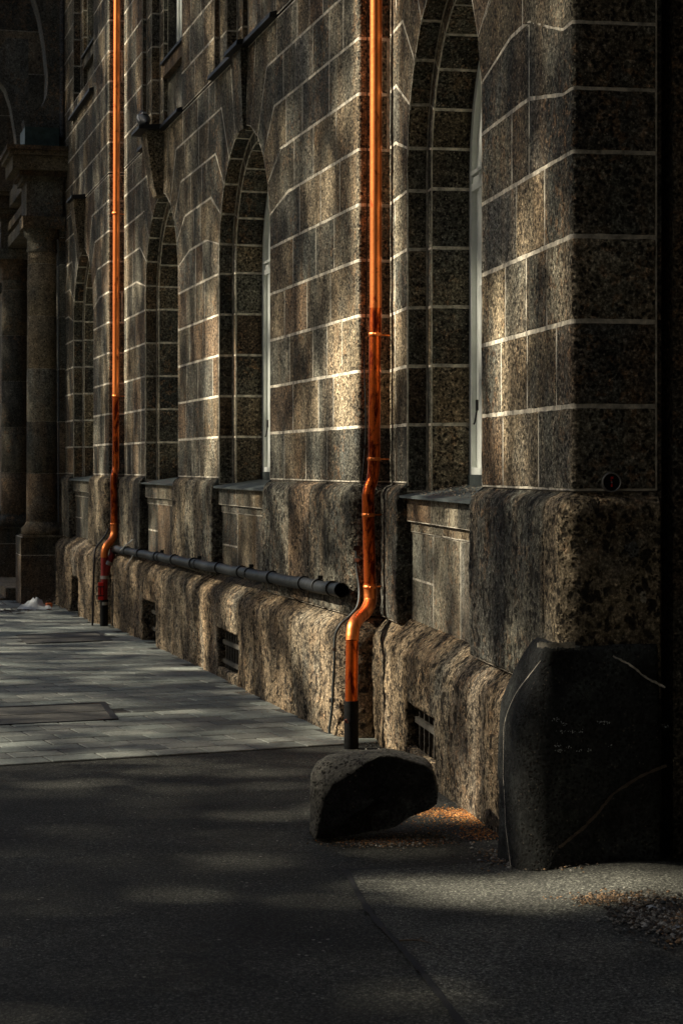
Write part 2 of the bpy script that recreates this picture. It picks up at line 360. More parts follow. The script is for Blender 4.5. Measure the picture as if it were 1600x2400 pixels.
def loft(mb, bot, top, F, tint, g=0.0055, step=0.09, rough=0.002, bev=0.006, rim=0.014, mi=0, mort=1, mo=-0.0045, o=0.0, fr=9.0, pitd=0.0, jit=0.0012, cuts=(), curved=False, r2=0.0, f2=21.0):
    """one stone: a patch between polylines bot and top, inset by g, with worn edges, laid on its mortar bed"""
    bot, top = ins(list(bot), list(top), cuts)
    # columns
    cols = []
    L = 0
    for i in range(len(bot) - 1):
        l = max(math.dist(bot[i], bot[i + 1]), math.dist(top[i], top[i + 1])); L += l
        n = max(1, int(math.ceil(l / step)))
        for k in range(n): cols.append((i, k / n))
    cols.append((len(bot) - 2, 1.0))
    def P(c, w):
        i, k = c
        a = (bot[i][0] + (bot[i + 1][0] - bot[i][0]) * k, bot[i][1] + (bot[i + 1][1] - bot[i][1]) * k)
        b = (top[i][0] + (top[i + 1][0] - top[i][0]) * k, top[i][1] + (top[i + 1][1] - top[i][1]) * k)
        return (a[0] + (b[0] - a[0]) * w, a[1] + (b[1] - a[1]) * w)
    H = max(math.dist(P(cols[0], 0), P(cols[0], 1)), math.dist(P(cols[-1], 0), P(cols[-1], 1)))
    nv = max(1, int(math.ceil(H / step)))
    l0 = max(0.02, math.dist(P(cols[0], .5), P(cols[1], .5))); l1 = max(0.02, math.dist(P(cols[-2], .5), P(cols[-1], .5)))
    def lerpc(c, d, k): # between neighbouring columns
        if d[0] == c[0]: return (c[0], c[1] + (d[1] - c[1]) * k)
        return (c[0], c[1] + (1.0 - c[1]) * k)
    A, B = cols[0], cols[1]; ge = g * (0.8 if step < 0.3 and mort is not None else 1); e0 = min(0.3, ge / l0); e1 = min(0.3, ge / l1); b0 = min(0.45, (ge + bev) / l0); b1 = min(0.45, (ge + bev) / l1)
    C = [lerpc(A, B, e0), lerpc(A, B, b0)] + cols[1:-1]
    Z, Y = cols[-1], cols[-2]
    k1 = Z[1]; y1 = Y[1] if Y[0] == Z[0] else 0.0
    C += [(Z[0], k1 - (k1 - y1) * b1), (Z[0], k1 - (k1 - y1) * e1)]
    eh = min(0.3, g / H); bh = min(0.4, (g + bev) / H)
    Wv = [eh, bh] + [k / nv for k in range(1, nv) if bh < k / nv < 1 - bh] + [1 - bh, 1 - eh]
    nc, nr = len(C), len(Wv); vs = []
    ph = random.uniform(-0.0015, 0.0015)
    for j, w in enumerate(Wv):
        for i, c in enumerate(C):
            x, z = P(c, w); edge = i in (0, nc - 1) or j in (0, nr - 1)
            if edge: x += random.uniform(-jit, jit); z += random.uniform(-jit, jit)
            p = F(x, z, 0); hh = o + ph
            if rough:
                hh += rough * noise.fractal(p * fr, 0.8, 2.1, 4)
                if r2: hh += r2 * noise.fractal(p * f2, 0.7, 2.2, 3) + r2 * 2.4 * (0.45 - noise.voronoi(p * 9)[0][0])
                if pitd:
                    dd = noise.voronoi(p * 22)[0]
                    if dd[0] < 0.3: hh -= pitd * (1 - dd[0] / 0.3) * max(0.0, min(1.0, 0.5 + 2.2 * noise.noise(p * 4.5)))
            if edge: hh -= bev
            vs.append(F(x, z, hh))
    fs = [(j * nc + i, j * nc + i + 1, (j + 1) * nc + i + 1, (j + 1) * nc + i) for j in range(nr - 1) for i in range(nc - 1)]
    ring = [i for i in range(nc)] + [j * nc + nc - 1 for j in range(1, nr)] + [(nr - 1) * nc + i for i in range(nc - 2, -1, -1)] + [j * nc for j in range(nr - 2, 0, -1)]
    rc = [(C[i % nc], Wv[i // nc]) for i in ring]
    base = len(vs)
    for (c, w) in rc:
        x, z = P(c, w); vs.append(F(x, z, o - rim))
    m = len(ring)
    fs += [(ring[k], base + k, base + (k + 1) % m, ring[(k + 1) % m]) for k in range(m)]
    mb.add(vs, fs, mi, tint, rough > 0.004)
    if mort is not None and mo > -0.006:
        # flush pointing: a ragged ribbon round the stone, lapping over its worn edge
        mo2 = -0.001 if mo > -0.0049 else mo
        wI = min(0.3, (g + 0.004) / H); ca = lerpc(A, B, min(0.4, (ge + 0.004) / l0)); cb = (Z[0], k1 - (k1 - y1) * min(0.4, (ge + 0.004) / l1))
        def strip_(pa, pb):
            vs = []
            for (q0, q1) in zip(pa, pb):
                x, z = P(*q0); vs.append(F(x, z, o + mo2)); x, z = P(*q1)
                vs.append(F(x + random.uniform(-.0016, .0016), z + random.uniform(-.0016, .0016), o + mo2))
            mb.add(vs, [(2 * i, 2 * i + 1, 2 * i + 3, 2 * i + 2) for i in range(len(pa) - 1)], mort, (0.4, 0.35, 0.28))
        strip_([(c, 0.0) for c in cols], [(c, wI) for c in cols]); strip_([(c, 1.0) for c in cols], [(c, 1 - wI) for c in cols])
        ws = [k / max(2, nv * 2) for k in range(max(2, nv * 2) + 1)]
        strip_([(A, w) for w in ws], [(ca, w) for w in ws]); strip_([(Z, w) for w in ws], [(cb, w) for w in ws])
    elif mort is not None:
        vs = []; cc = cols; mr = nv if curved else 1
        for w in range(mr + 1):
            for c in cc: x, z = P(c, w / mr); vs.append(F(x, z, o + mo))
        n = len(cc)
        mb.add(vs, [(j * n + i, j * n + i + 1, (j + 1) * n + i + 1, (j + 1) * n + i) for j in range(mr) for i in range(n - 1)], mort, (0.4, 0.35, 0.28))
def row(mb, F, a, b, z0, z1, cuts=(), wmin=0.32, wmax=0.72, k=1.0, tail=None, **kw):
    """blocks filling [a,b] x [z0,z1]"""
    x = a
    while x < b - 0.02:
        w = random.uniform(wmin, wmax); x2 = x + w
        if b - x2 < wmin * 0.6: x2 = b
        for c in cuts:                      # no joint right on a corner
            if abs(x2 - c) < 0.12 and x2 < b: x2 = min(b, c + 0.16)
        if tail and x2 > tail - 0.1: x2 = b
        loft(mb, [(x, z0), (x2, z0)], [(x, z1), (x2, z1)], F, pal(k), cuts=cuts, **kw); x = x2

# window geometry
RW = 0.94; ZS = 3.31; R2 = 0.84; WOUT = 0.94; DEP1 = -0.12; DEP2 = -0.37
JP = [None, R_(9), R_(24), R_(40), R_(56), R_(73)]
JZ = [3.216, 3.549, 3.882, 4.215, 4.548, 4.83]
KEY = R_(83.5)
def arch_side(mb, sec, c, sg, ends, step, rough):
    """voussoirs of one side of an arch, each bonded into its course; sg=-1 far side, +1 near side. returns E per course"""
    J = []
    for j in range(6):
        if j == 0: e = (RW, JZ[0]); kx = RW + 0.35; kz = JZ[0]
        else:
            e = (RW * math.cos(JP[j]), ZS + RW * math.sin(JP[j])); kx = (JZ[j] - ZS) / math.tan(JP[j]); kz = JZ[j]
        J.append([e, [kx, kz]])
    for j in range(5):
        E = ends[j]
        b = [J[j][0], (min(J[j][1][0], E - 0.2), J[j][1][1]), (E, J[j][1][1])]
        t = [J[j + 1][0], (min(J[j + 1][1][0], E - 0.2), J[j + 1][1][1]), (E, J[j + 1][1][1])]
        B = [(c + sg * x, z) for x, z in b]; T = [(c + sg * x, z) for x, z in t]
        if sg < 0: B.reverse(); T.reverse()
        loft(mb, B, T, sec.F, pal(0.95), step=step, rough=rough, cuts=sec.cuts)
    # stone beside the keystone
    e = (RW * math.cos(KEY), ZS + RW * math.sin(KEY)); kx = (4.83 - ZS) / math.tan(KEY)
    b = [J[5][0], (J[5][1][0], 4.83)]; t = [e, (kx, 4.829)]
    B = [(c + sg * x, z) for x, z in b]; T = [(c + sg * x, z) for x, z in t]
    loft(mb, B, T, lambda x, z, o: sec.F(x, z, o), pal(0.9), step=step, rough=rough, mo=-0.005)
def curveF(sec, c, z0):
    """coordinates on the opening's soffit: a runs up the far jamb, over the arch and down the near jamb"""
    H = ZS - z0
    def G(a, o, R):
        if a < H: return sec.F(c - R, z0 + a, o)
        a2 = (a - H) / RW
        if a2 < math.pi: return sec.F(c - R * math.cos(a2), ZS + R * math.sin(a2), o)
        return sec.F(c + R, ZS - (a - H - math.pi * RW), o)
    return H, G
def window(bld, mbw, sec, c, near_only_far=False, step=0.12, sill=True, lab=None, detail=True):
    z0 = 1.50
    H, G = curveF(sec, c, z0)
    zl = [z0] + [Z0 + CC * k for k in range(1, 6)]
    js = [z - z0 for z in zl] + [H + RW * p for p in JP[1:] + [KEY]]
    tot = 2 * H + math.pi * RW
    full = js + [tot - a for a in reversed(js)]
    for i in range(len(full) - 1):
        a0, a1 = full[i], full[i + 1]
        if a1 - a0 < 0.01: continue
        for (o0, o1, R) in ((-0.002, DEP1, RW), (DEP1, DEP2 - 0.02, R2)):
            # soffit faces: x = -o (depth), z = a; outward h shrinks the radius
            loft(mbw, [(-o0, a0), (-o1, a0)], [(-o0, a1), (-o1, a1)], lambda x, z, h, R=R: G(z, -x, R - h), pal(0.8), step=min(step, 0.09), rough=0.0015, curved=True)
        # narrow step face
        loft(mbw, [(-RW, a0), (-R2, a0)], [(-RW, a1), (-R2, a1)], lambda x, z, h: G(z, DEP1 + h, -x), pal(1.0), step=0.07, rough=0.001, g=0.003, mort=1, curved=True)
    # joinery ---------------------------------------------------------
    zb = 1.56; w = MB()
    def ring(R0, R1, o0, o1, mi=0, zbot=zb, n=14):
        prof = []
        seq = [(-1, zbot), (-1, ZS)] + [(k, None) for k in range(1, n)] + [(1, ZS), (1, zbot)]
        for R in (R0, R1):
            for q in seq:
                if q[1] is not None: prof.append((c + q[0] * R, q[1]))
                else:
                    p = math.pi * q[0] / n; prof.append((c - R * math.cos(p), ZS + R * math.sin(p)))
        m = len(seq); vs = [sec.F(x, z, o) for o in (o1, o0) for x, z in prof]
        fs = []
        for i in range(m - 1):
            fs += [(i, i + 1, m + i + 1, m + i), (2 * m + i, 3 * m + i, 3 * m + i + 1, 2 * m + i + 1),
                   (i, 2 * m + i, 2 * m + i + 1, i + 1), (m + i, m + i + 1, 3 * m + i + 1, 3 * m + i)]
        w.add(vs, fs, mi)
    def bar(x0, x1, za, zc, o0, o1, mi=0):
        vs = [sec.F(x, z, o) for x in (x0, x1) for z in (za, zc) for o in (o0, o1)]
        w.add(vs, [(0, 1, 3, 2), (4, 6, 7, 5), (0, 4, 5, 1), (2, 3, 7, 6), (0, 2, 6, 4), (1, 5, 7, 3)], mi)
    ring(R2 - 0.003, R2 - 0.06, DEP2 - 0.05, DEP2 + 0.03)
    ring(R2 - 0.06, R2 - 0.19, DEP2 - 0.05, DEP2)
    ring(R2 - 0.19, R2 - 0.26, DEP2 - 0.05, DEP2 + 0.02)
    ri = R2 - 0.06
    bar(c - ri, c + ri, 3.195, 3.235, DEP2 - 0.04, DEP2 + 0.03); bar(c - ri, c + ri, 3.24, 3.275, DEP2 - 0.04, DEP2 + 0.02)
    bar(c - ri, c + ri, 3.285, 3.305, DEP2 - 0.04, DEP2 + 0.035)
    bar(c - ri, c + ri, zb - 0.01, zb + 0.08, DEP2 - 0.04, DEP2 + 0.03)
    bar(c - 0.05, c + 0.05, zb, 3.1, DEP2 - 0.04, DEP2 + 0.03)
    for zz in (2.14, 2.66):
        bar(c - R2 + 0.25, c + R2 - 0.25, zz - 0.015, zz + 0.015, DEP2 - 0.03, DEP2 + 0.03)
    fr = w.build('window', M['white'], bld)
    w = MB(); zz = 1.6
    pts = [(c - R2 + 0.2, zb), (c + R2 - 0.2, zb), (c + R2 - 0.2, ZS)] + [(c + (R2 - 0.2) * math.cos(math.pi * k / 12), ZS + (R2 - 0.2) * math.sin(math.pi * k / 12)) for k in range(1, 12)] + [(c - R2 + 0.2, ZS)]
    vs = [sec.F(x, z, DEP2 - 0.02) for x, z in pts] + [sec.F(x, z, DEP2 - 0.028) for x, z in pts]; n = len(pts)
    w.add(vs, [tuple(range(n)), tuple(range(2 * n - 1, n - 1, -1))] + [(i, n + i, n + (i + 1) % n, (i + 1) % n) for i in range(n)])
    w.build('glass_pane', M['glass'], None, bld['_o']).parent = fr
    # dark room behind the pane
    if detail:
        w = MB(); h = 0.035
        p = sec.F(c - R2 + 0.12, 1.97, DEP2 + 0.012)
        w.box(p + Vector((0, 0, 0.02)), sec.d * 0.014, sec.n * 0.006, (0, 0, 0.03))
        w.tube([p, p + Vector((0, 0, -0.075)) - sec.n * 0.012, p + Vector((0, 0, -0.085)) - sec.n * 0.012 + sec.d * 0.025], 0.005, 8)
        w.build('window_hook', M['blackmetal'], None, bld['_o']).parent = fr
    # sill: sheet-metal flashing, stone under it, recessed panel below
    if sill:
        w = MB(); a, b = c - WOUT - 0.02, c + WOUT + 0.02
        f = lambda x, o, z: sec.F(x, z, o)
        nS = 12; vs = []
        xs = [a + (b - a) * k / nS for k in range(nS + 1)]
        for x in xs:
            wob = 0.004 * math.sin(x * 9) + random.uniform(-0.002, 0.002)
            for (o, z) in ((0.045, 1.468), (0.045, 1.482 + wob), (-0.10, 1.507 + wob), (-0.33, 1.54), (-0.33, 1.60)):
                vs.append(f(x, o, z))
        w.add(vs, [(i * 5 + j, (i + 1) * 5 + j, (i + 1) * 5 + j + 1, i * 5 + j + 1) for i in range(nS) for j in range(4)])
        # upstand curling at the far end and at the near end
        for x in (a + 0.012, b - 0.012):
            vs = []
            for (o, z0_, z1_) in ((0.045, 1.475, 1.485), (0.02, 1.48, 1.53), (-0.02, 1.486, 1.56), (-0.10, 1.50, 1.575), (-0.33, 1.53, 1.60)):
                for dx in (-0.004, 0.004):
                    vs += [f(x + dx, o, z0_), f(x + dx, o, z1_)]
            fs = []
            for i in range(4):
                p = i * 4; q = p + 4
                fs += [(p, q, q + 1, p + 1), (p + 2, p + 3, q + 3, q + 2), (p + 1, q + 1, q + 3, p + 3), (p, p + 2, q + 2, q)]
            w.add(vs, fs)
        fl = w.build('sill_flashing', M['lead'], bld)
        w = MB()
        for (x0, x1) in ((a + 0.02, a + 0.7), (a + 0.7, a + 1.38), (a + 1.38, b - 0.02)):
            loft(w, [(x0, 1.335), (x1, 1.335)], [(x0, 1.468), (x1, 1.468)], sec.F, pal(1.25), g=0.002, step=0.1, rough=0.001, rim=0.12, bev=0.003)
        w.build('window_sill', [M['slab'], M['mortar']], bld)
        w = MB()
        for (x0, x1) in ((a + 0.02, a + 0.9), (a + 0.9, b - 0.02)):
            loft(w, [(x0, 1.275), (x1, 1.275)], [(x0, 1.34), (x1, 1.34)], sec.F, pal(1.1), g=0.002, step=0.12, rough=0.0008, o=-0.022, bev=0.002)
        xs = [a + 0.02, a + 0.62, a + 1.3, b - 0.02]
        for i in range(3):
            zz = [0.70, 1.275] if i else [0.70, 1.01, 1.275]
            for k in range(len(zz) - 1):
                loft(w, [(xs[i], zz[k]), (xs[i + 1], zz[k])], [(xs[i], zz[k + 1]), (xs[i + 1], zz[k + 1])], sec.F, pal(1.05), g=0.0035, step=0.12, rough=0.001, o=-0.03, bev=0.002)
        w.build('apron_panel', [M['slab'], M['mortar']], bld)
    return fr

def keystone(bld, sec, c, prot, cap=True):
    w = MB(); zt = 4.83; a = KEY
    e = (RW * math.cos(a), ZS + RW * math.sin(a)); kx = (zt - ZS) / math.tan(a)
    zb_ = e[1] - 0.02
    prof = [(zb_, 0.35), (zb_ + 0.1, 0.55), (zb_ + 0.32, 0.8), (zt - 0.08, 1.0), (zt, 1.0)]
    vs = []
    for z, k in prof:
        hw = e[0] + (kx - e[0]) * (z - zb_) / (zt - zb_)
        for sx in (-1, 1): vs += [sec.F(c + sx * hw, z, -0.02), sec.F(c + sx * hw, z, prot * k)]
    fs = []
    for i in range(len(prof) - 1):
        p, q = i * 4, i * 4 + 4
        fs += [(p, p + 1, q + 1, q), (p + 3, p + 2, q + 2, q + 3), (p + 1, p + 3, q + 3, q + 1)]
    fs += [(0, 2, 3, 1)]; p = (len(prof) - 1) * 4; fs += [(p, p + 1, p + 3, p + 2)]
    w.add(vs, fs, 0, pal(0.8)); w.build('keystone', M['ashlar'], bld)

# ------------------------------------------------------------------ the three facade stretches
SB = Sec(102, 0.161, 912, 1340, 0.5, 0.345)
SA = Sec(-398, 0.1051, 291, 840, 0.5, 0.5)
SC = Sec(-398, 0.1095, 120, 255, 0.5, 0.5)
bl = root('stone_building', tuple(SA.F(SA.sa + 4, 0, 0)), 'sooty tuff-block building with arched windows and rough plinth along the pavement', 'building')

wall = MB()
def centre(sec, xa, xb): return (sec.s_px(xa) + sec.s_px(xb)) / 2
cA3 = centre(SA, 513, 632); cA2 = centre(SA, 341, 417); cB4 = SB.s_px(953) + 0.94; cC1 = centre(SC, 172.5, 219)
def facade(sec, wins, zmax, step, rough, corner_rows=False, bounds=None):
    a0, b0 = 0.0, sec.se
    # ordinary courses up to the springing
    rows = [(Z0 + CC * k, Z0 + CC * (k + 1)) for k in range(5)]
    for (za, zc) in rows:
        x = a0
        for c in wins: row(wall, sec.F, x, c - RW, za, zc, sec.cuts, step=step, rough=rough); x = c + RW
        if not (corner_rows and za > 2.8): row(wall, sec.F, x, b0, za, zc, sec.cuts, step=step, rough=rough, tail=sec.sb - 0.1)
    # arch zone
    lims = []
    for i, c in enumerate(wins):
        lo = sec.sa if i == 0 else (wins[i - 1] + c) / 2
        hi = sec.sb if i == len(wins) - 1 else (c + wins[i + 1]) / 2
        far, near = [], []
        for j, kx in enumerate((1.62, 1.60, 1.40, 1.15, 1.0)):
            far.append(min(kx + random.uniform(0, 0.25), c - lo)); near.append(min(kx + random.uniform(0, 0.25), hi - c))
        lims.append((far, near))
        arch_side(wall, sec, c, -1, far, step, rough); arch_side(wall, sec, c, 1, near, step, rough)
    for j in range(5):
        x = a0
        for i, c in enumerate(wins):
            row(wall, sec.F, x, c - lims[i][0][j], JZ[j], JZ[j + 1], sec.cuts, step=step, rough=rough); x = c + lims[i][1][j]
        if corner_rows:
            zc = [3.13, 3.39, 3.63, 3.87, 4.2, 4.6]
            s1 = x; s2 = sec.sb - 0.14
            mid = min(s1 + 0.3, s2 - 0.05)
            zz0 = zc[j] ; zz1 = zc[j + 1]
            if j == 0:
                row(wall, sec.F, wins[-1] + RW, s1, 2.883, 3.216, sec.cuts, step=step, rough=rough)
                loft(wall, [(s1, 2.883), (s2, 2.883), (b0, 2.883)], [(s1, 3.216), (s2, zz0), (b0, zz0)], sec.F, pal(0.9), cuts=sec.cuts, step=step, rough=rough)
            if j == 4: zz1 = 4.845
            loft(wall, [(s1, JZ[j]), (s2, zz0), (b0, zz0)], [(s1, JZ[j + 1]), (s2, zz1), (b0, zz1)], sec.F, pal(0.9), cuts=sec.cuts, step=step, rough=rough)
        else:
            row(wall, sec.F, x, b0, JZ[j], JZ[j + 1], sec.cuts, step=step, rough=rough)
facade(SA, [cA2, cA3], 8, 0.12, 0.003)
facade(SC, [cC1], 8, 0.14, 0.003)
# pier B: side face courses stop at 2.883 and continue with the corner rows
facade(SB, [cB4], 6, 0.05, 0.004, corner_rows=True)
# close the wedge between course 5 and the first corner row
def niche_rows(sec, cs, ztop, zstart=4.85, step=0.16):
    z = zstart; k = 0
    while z < ztop:
        x = 0.0
        for (c, hw, zn) in cs:
            if z + 0.1 >= zn:
                row(wall, sec.F, x, c - hw, z, z + CC, sec.cuts, step=step, rough=0.003); x = c + hw
        row(wall, sec.F, x, sec.se, z, z + CC, sec.cuts, step=step, rough=0.003)
        z += CC
niche_rows(SA, [(cA2, 1.13, 4.8), (cA3, 1.13, 4.8)], 7.5)
niche_rows(SC, [(cC1, 0.95, 5.98)], 8.4)
niche_rows(SB, [], 5.6, 4.85, 0.1)
row(wall, SB.F, 0, SB.se, 4.6, 4.85, SB.cuts, step=0.1) if False else None

# windows and their stone
for sec, c, st, det in ((SB, cB4, 0.07, True), (SA, cA3, 0.14, True), (SA, cA2, 0.16, False), (SC, cC1, 0.18, False)):
    window(bl, wall, sec, c, step=st, detail=det)
keystone(bl, SA, cA3, 0.05); keystone(bl, SA, cA2, 0.16); keystone(bl, SC, cC1, 0.13); keystone(bl, SB, cB4, 0.05)

# upper windows: stepped jambs, panel, sill, frame
def upper(sec, c, hw, zn, zsill, ztop, steps):
    x = c - hw; o = 0.0; edges = []
    for (do, ds) in steps:
        z = zn
        while z < ztop:
            z2 = min(z + CC, ztop)
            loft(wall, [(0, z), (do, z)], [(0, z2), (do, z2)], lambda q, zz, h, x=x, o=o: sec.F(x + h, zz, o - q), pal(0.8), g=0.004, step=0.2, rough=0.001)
            if ds: loft(wall, [(x, z), (x + ds, z)], [(x, z2), (x + ds, z2)], lambda q, zz, h, o=o - do: sec.F(q, zz, o + h), pal(0.9), g=0.004, step=0.2, rough=0.001)
            z = z2
        xm = 2 * c - x
        vs = [sec.F(xm, zn, o), sec.F(xm, ztop, o), sec.F(xm, ztop, o - do), sec.F(xm, zn, o - do)]
        wall.add(vs, [(0, 1, 2, 3)], 0, pal(0.8))
        if ds:
            vs = [sec.F(xm, zn, o - do), sec.F(xm, ztop, o - do), sec.F(xm - ds, ztop, o - do), sec.F(xm - ds, zn, o - do)]
            wall.add(vs, [(0, 1, 2, 3)], 0, pal(0.9))
        # floor of the step
        wall.add([sec.F(x, zn + 0.002, o), sec.F(xm, zn + 0.002, o), sec.F(xm, zn + 0.05, o - do), sec.F(x, zn + 0.05, o - do)], [(0, 1, 2, 3)], 0, pal(0.9))
        x += ds; o -= do
    hw2 = c - x
    w = MB()
    n = 3
    for k in range(n):
        x0 = x + (2 * hw2) * k / n; x1 = x + (2 * hw2) * (k + 1) / n
        loft(w, [(x0, zn), (x1, zn)], [(x0, zsill - 0.1), (x1, zsill - 0.1)], sec.F, pal(1.1), g=0.004, step=0.2, rough=0.001, o=o + 0.0)
    w.build('apron_panel', [M['slab'], M['mortar']], bl)
    w = MB(); vs = []
    for q in (x, x + 2 * hw2):
        for (oo, z) in ((o - 0.1, zsill - 0.12), (o + 0.06, zsill - 0.12), (o + 0.06, zsill), (o - 0.1, zsill)): vs.append(sec.F(q, z, oo))
    w.add(vs, [(0, 1, 5, 4), (1, 2, 6, 5), (2, 3, 7, 6), (3, 0, 4, 7), (0, 3, 2, 1), (4, 5, 6, 7)], 0, pal(1.0))
    w.build('window_sill', M['slab'], bl)
    w = MB(); vs = []
    for q in (x, x + 2 * hw2):
        for (oo, z) in ((o - 0.1, zsill + 0.004), (o + 0.085, zsill + 0.004), (o + 0.085, zsill + 0.03), (o - 0.1, zsill + 0.05)): vs.append(sec.F(q, z, oo))
    w.add(vs, [(0, 1, 5, 4), (1, 2, 6, 5), (2, 3, 7, 6), (3, 0, 4, 7), (0, 3, 2, 1), (4, 5, 6, 7)])
    w.build('sill_flashing', M['blackmetal'], bl)
    # frame
    w = MB(); of = o - 0.1
    def bar(x0, x1, za, zc, o0, o1):
        vs = [sec.F(q, z, oo) for q in (x0, x1) for z in (za, zc) for oo in (o0, o1)]
        w.add(vs, [(0, 1, 3, 2), (4, 6, 7, 5), (0, 4, 5, 1), (2, 3, 7, 6), (0, 2, 6, 4), (1, 5, 7, 3)])
    zt = ztop
    bar(x, x + 0.12, zsill + 0.05, zt, of - 0.04, of + 0.02); bar(x + 0.12, x + 0.2, zsill + 0.05, zt, of - 0.04, of + 0.0)
    bar(x + 2 * hw2 - 0.12, x + 2 * hw2, zsill + 0.05, zt, of - 0.04, of + 0.02)
    bar(c - 0.05, c + 0.05, zsill + 0.05, zt, of - 0.04, of + 0.02); bar(x, x + 2 * hw2, zsill + 0.05, zsill + 0.15, of - 0.04, of + 0.01)
    fr = w.build('window', M['white'], bl)
    w = MB(); w.add([sec.F(x, zsill, of - 0.03), sec.F(x + 2 * hw2, zsill, of - 0.03), sec.F(x + 2 * hw2, zt, of - 0.03), sec.F(x, zt, of - 0.03)], [(0, 1, 2, 3)])
    w.build('glass_pane', M['glass'], None, bl['_o']).parent = fr
    # jamb between step and frame above sill
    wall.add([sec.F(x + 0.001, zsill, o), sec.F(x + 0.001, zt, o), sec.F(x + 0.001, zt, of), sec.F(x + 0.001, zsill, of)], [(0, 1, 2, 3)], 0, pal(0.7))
STP = [(0.05, 0.27), (0.09, 0.18), (0.05, 0.0)]
upper(SA, cA2, 1.13, 4.85, 5.62, 7.51, STP); upper(SA, cA3, 1.13, 4.85, 5.62, 7.51, STP)
upper(SC, cC1, 0.95, 5.98, 6.7, 8.6, [(0.10, 0.16), (0.06, 0.0)])
def flash(sec, c, hw, z, prot, kx=0.0, kprot=0.0):
    w = MB(); q = [(c - hw, prot), (c - kx, prot), (c - kx + 0.001, kprot or prot), (c + kx - 0.001, kprot or prot), (c + kx, prot), (c + hw, prot)] if kx else [(c - hw, prot), (c + hw, prot)]
    vs = []
    for x, p in q: vs += [sec.F(x, z, -0.02), sec.F(x, z, p), sec.F(x, z + 0.035, p - 0.005), sec.F(x, z + 0.055, -0.02)]
    fs = []
    for i in range(len(q) - 1):
        a = i * 4
        for k in range(4): fs.append((a + k, a + (k + 1) % 4, a + 4 + (k + 1) % 4, a + 4 + k))
    fs += [(3, 2, 1, 0)]; a = (len(q) - 1) * 4; fs += [(a, a + 1, a + 2, a + 3)]
    w.add(vs, fs); w.build('string_flashing', M['blackmetal'], bl)
flash(SA, cA2, 1.16, 4.832, 0.055, 0.24, 0.25); flash(SA, cA3, 1.16, 4.832, 0.055, 0.24, 0.10)
flash(SC, cC1, 0.24, 4.832, 0.17); flash(SC, cC1, 1.0, 5.965, 0.06)

# lower course (rock-faced, z .76 - 1.55) and plinth
def prof_low(z):
    if z < 1.45: return 0.06 - (0.0 if z > 0.8 else 0.0)
    t = min(1.0, (z - 1.45) / 0.085); return 0.06 * math.sqrt(max(0.0, 1 - t * t))
def Flow(sec): return lambda q, z, h: sec.F(q, z, prof_low(z) + h)
def lowrow(sec, a, b, step, rough, pit=0.0):
    low = MB(); x = a
    while x < b - 0.02:
        x2 = x + random.uniform(0.5, 0.95)
        if b - x2 < 0.35: x2 = b
        for c in (sec.sa, sec.sb):
            if abs(x2 - c) < 0.15 and x2 < b: x2 = min(b, c + 0.2)
        loft(low, [(x, 0.752), (x2, 0.752)], [(x, 1.549), (x2, 1.549)], Flow(sec), pal(0.92), g=0.004, step=step, rough=rough, bev=0.009, rim=0.10, mo=-0.010, fr=3.0, cuts=sec.cuts, pitd=pit, jit=0.003, r2=rough * 0.35)
        x = x2
    low.build('base_course', [M['rough'], M['dullmortar']], bl)
for sec, cs, st, rg, pt in ((SB, [cB4], 0.014, 0.007, 0.010), (SA, [cA2, cA3], 0.024, 0.008, 0.010), (SC, [cC1], 0.045, 0.012, 0.0)):
    x = 0.0
    for c in cs: lowrow(sec, x, c - WOUT, st, rg, pt); x = c + WOUT
    lowrow(sec, x, sec.se, st, rg, pt)

PB = {id(SB): 0.115, id(SA): 0.145, id(SC): 0.145}
def Fpl(sec):
    B = PB[id(sec)]
    def f(q, z, h):
        if z < 0.60: o = B
        elif z < 0.68: t = (z - 0.60) / 0.08; o = B - 0.03 * t * t
        else: t = min(1, (z - 0.68) / 0.10); o = B - 0.03 - (B - 0.03 + 0.02) * t
        return sec.F(q, z, o + h)
    return f
pl = MB()
PPAL = [(0.21, 0.155, 0.095), (0.19, 0.15, 0.10), (0.235, 0.175, 0.11), (0.17, 0.135, 0.095)]
def plrow(sec, a, b, vents, step, rough, pit, zlo=-0.3):
    x = a; f = Fpl(sec)
    brk = [a]
    while brk[-1] < b - 0.3: brk.append(brk[-1] + random.uniform(0.55, 1.15))
    brk[-1] = b
    pts = sorted(set(brk))
    for (c, hw, z0, z1) in vents:
        pts = [p for p in pts if not (c - hw - 0.2 < p < c + hw + 0.2)] + [c - hw, c + hw]
    pts.sort()
    for i in range(len(pts) - 1):
        x0, x1 = pts[i], pts[i + 1]; kf = random.uniform(0.85, 1.12); t = tuple(v * kf for v in random.choice(PPAL))
        seg = [(zlo, 0.778)]
        for (c, hw, z0, z1) in vents:
            if c - hw - 0.01 < x0 and x1 < c + hw + 0.01: seg = [(zlo, z0), (z1, 0.778)] if z0 > 0.03 else [(z1, 0.778)]
        for (za, zc) in seg:
            loft(pl, [(x0, za), (x1, za)], [(x0, zc), (x1, zc)], f, t, g=0.003, step=step, rough=rough, bev=0.012, rim=0.05, mort=1, mo=-0.03, fr=2.6, pitd=pit, jit=0.006, cuts=sec.cuts, r2=rough * 0.4)
def vrange(sec, xa, xb, z0, z1):
    off = PB[id(sec)]; D = sec.D - off
    def sp(x):
        Y = D * FPX / (math.cos(sec.th) * (x - sec.v)); p = Vector(((x - 800) / FPX * Y, Y, 0)); return sec.sa + (p - sec.pts[1]).dot(-sec.d)
    a, b = sp(xa), sp(xb); return ((a + b) / 2, abs(b - a) / 2, z0, z1)
ventA3 = vrange(SA, 508, 557, 0.085, 0.385); ventA2 = vrange(SA, 333, 364, 0.015, 0.365)
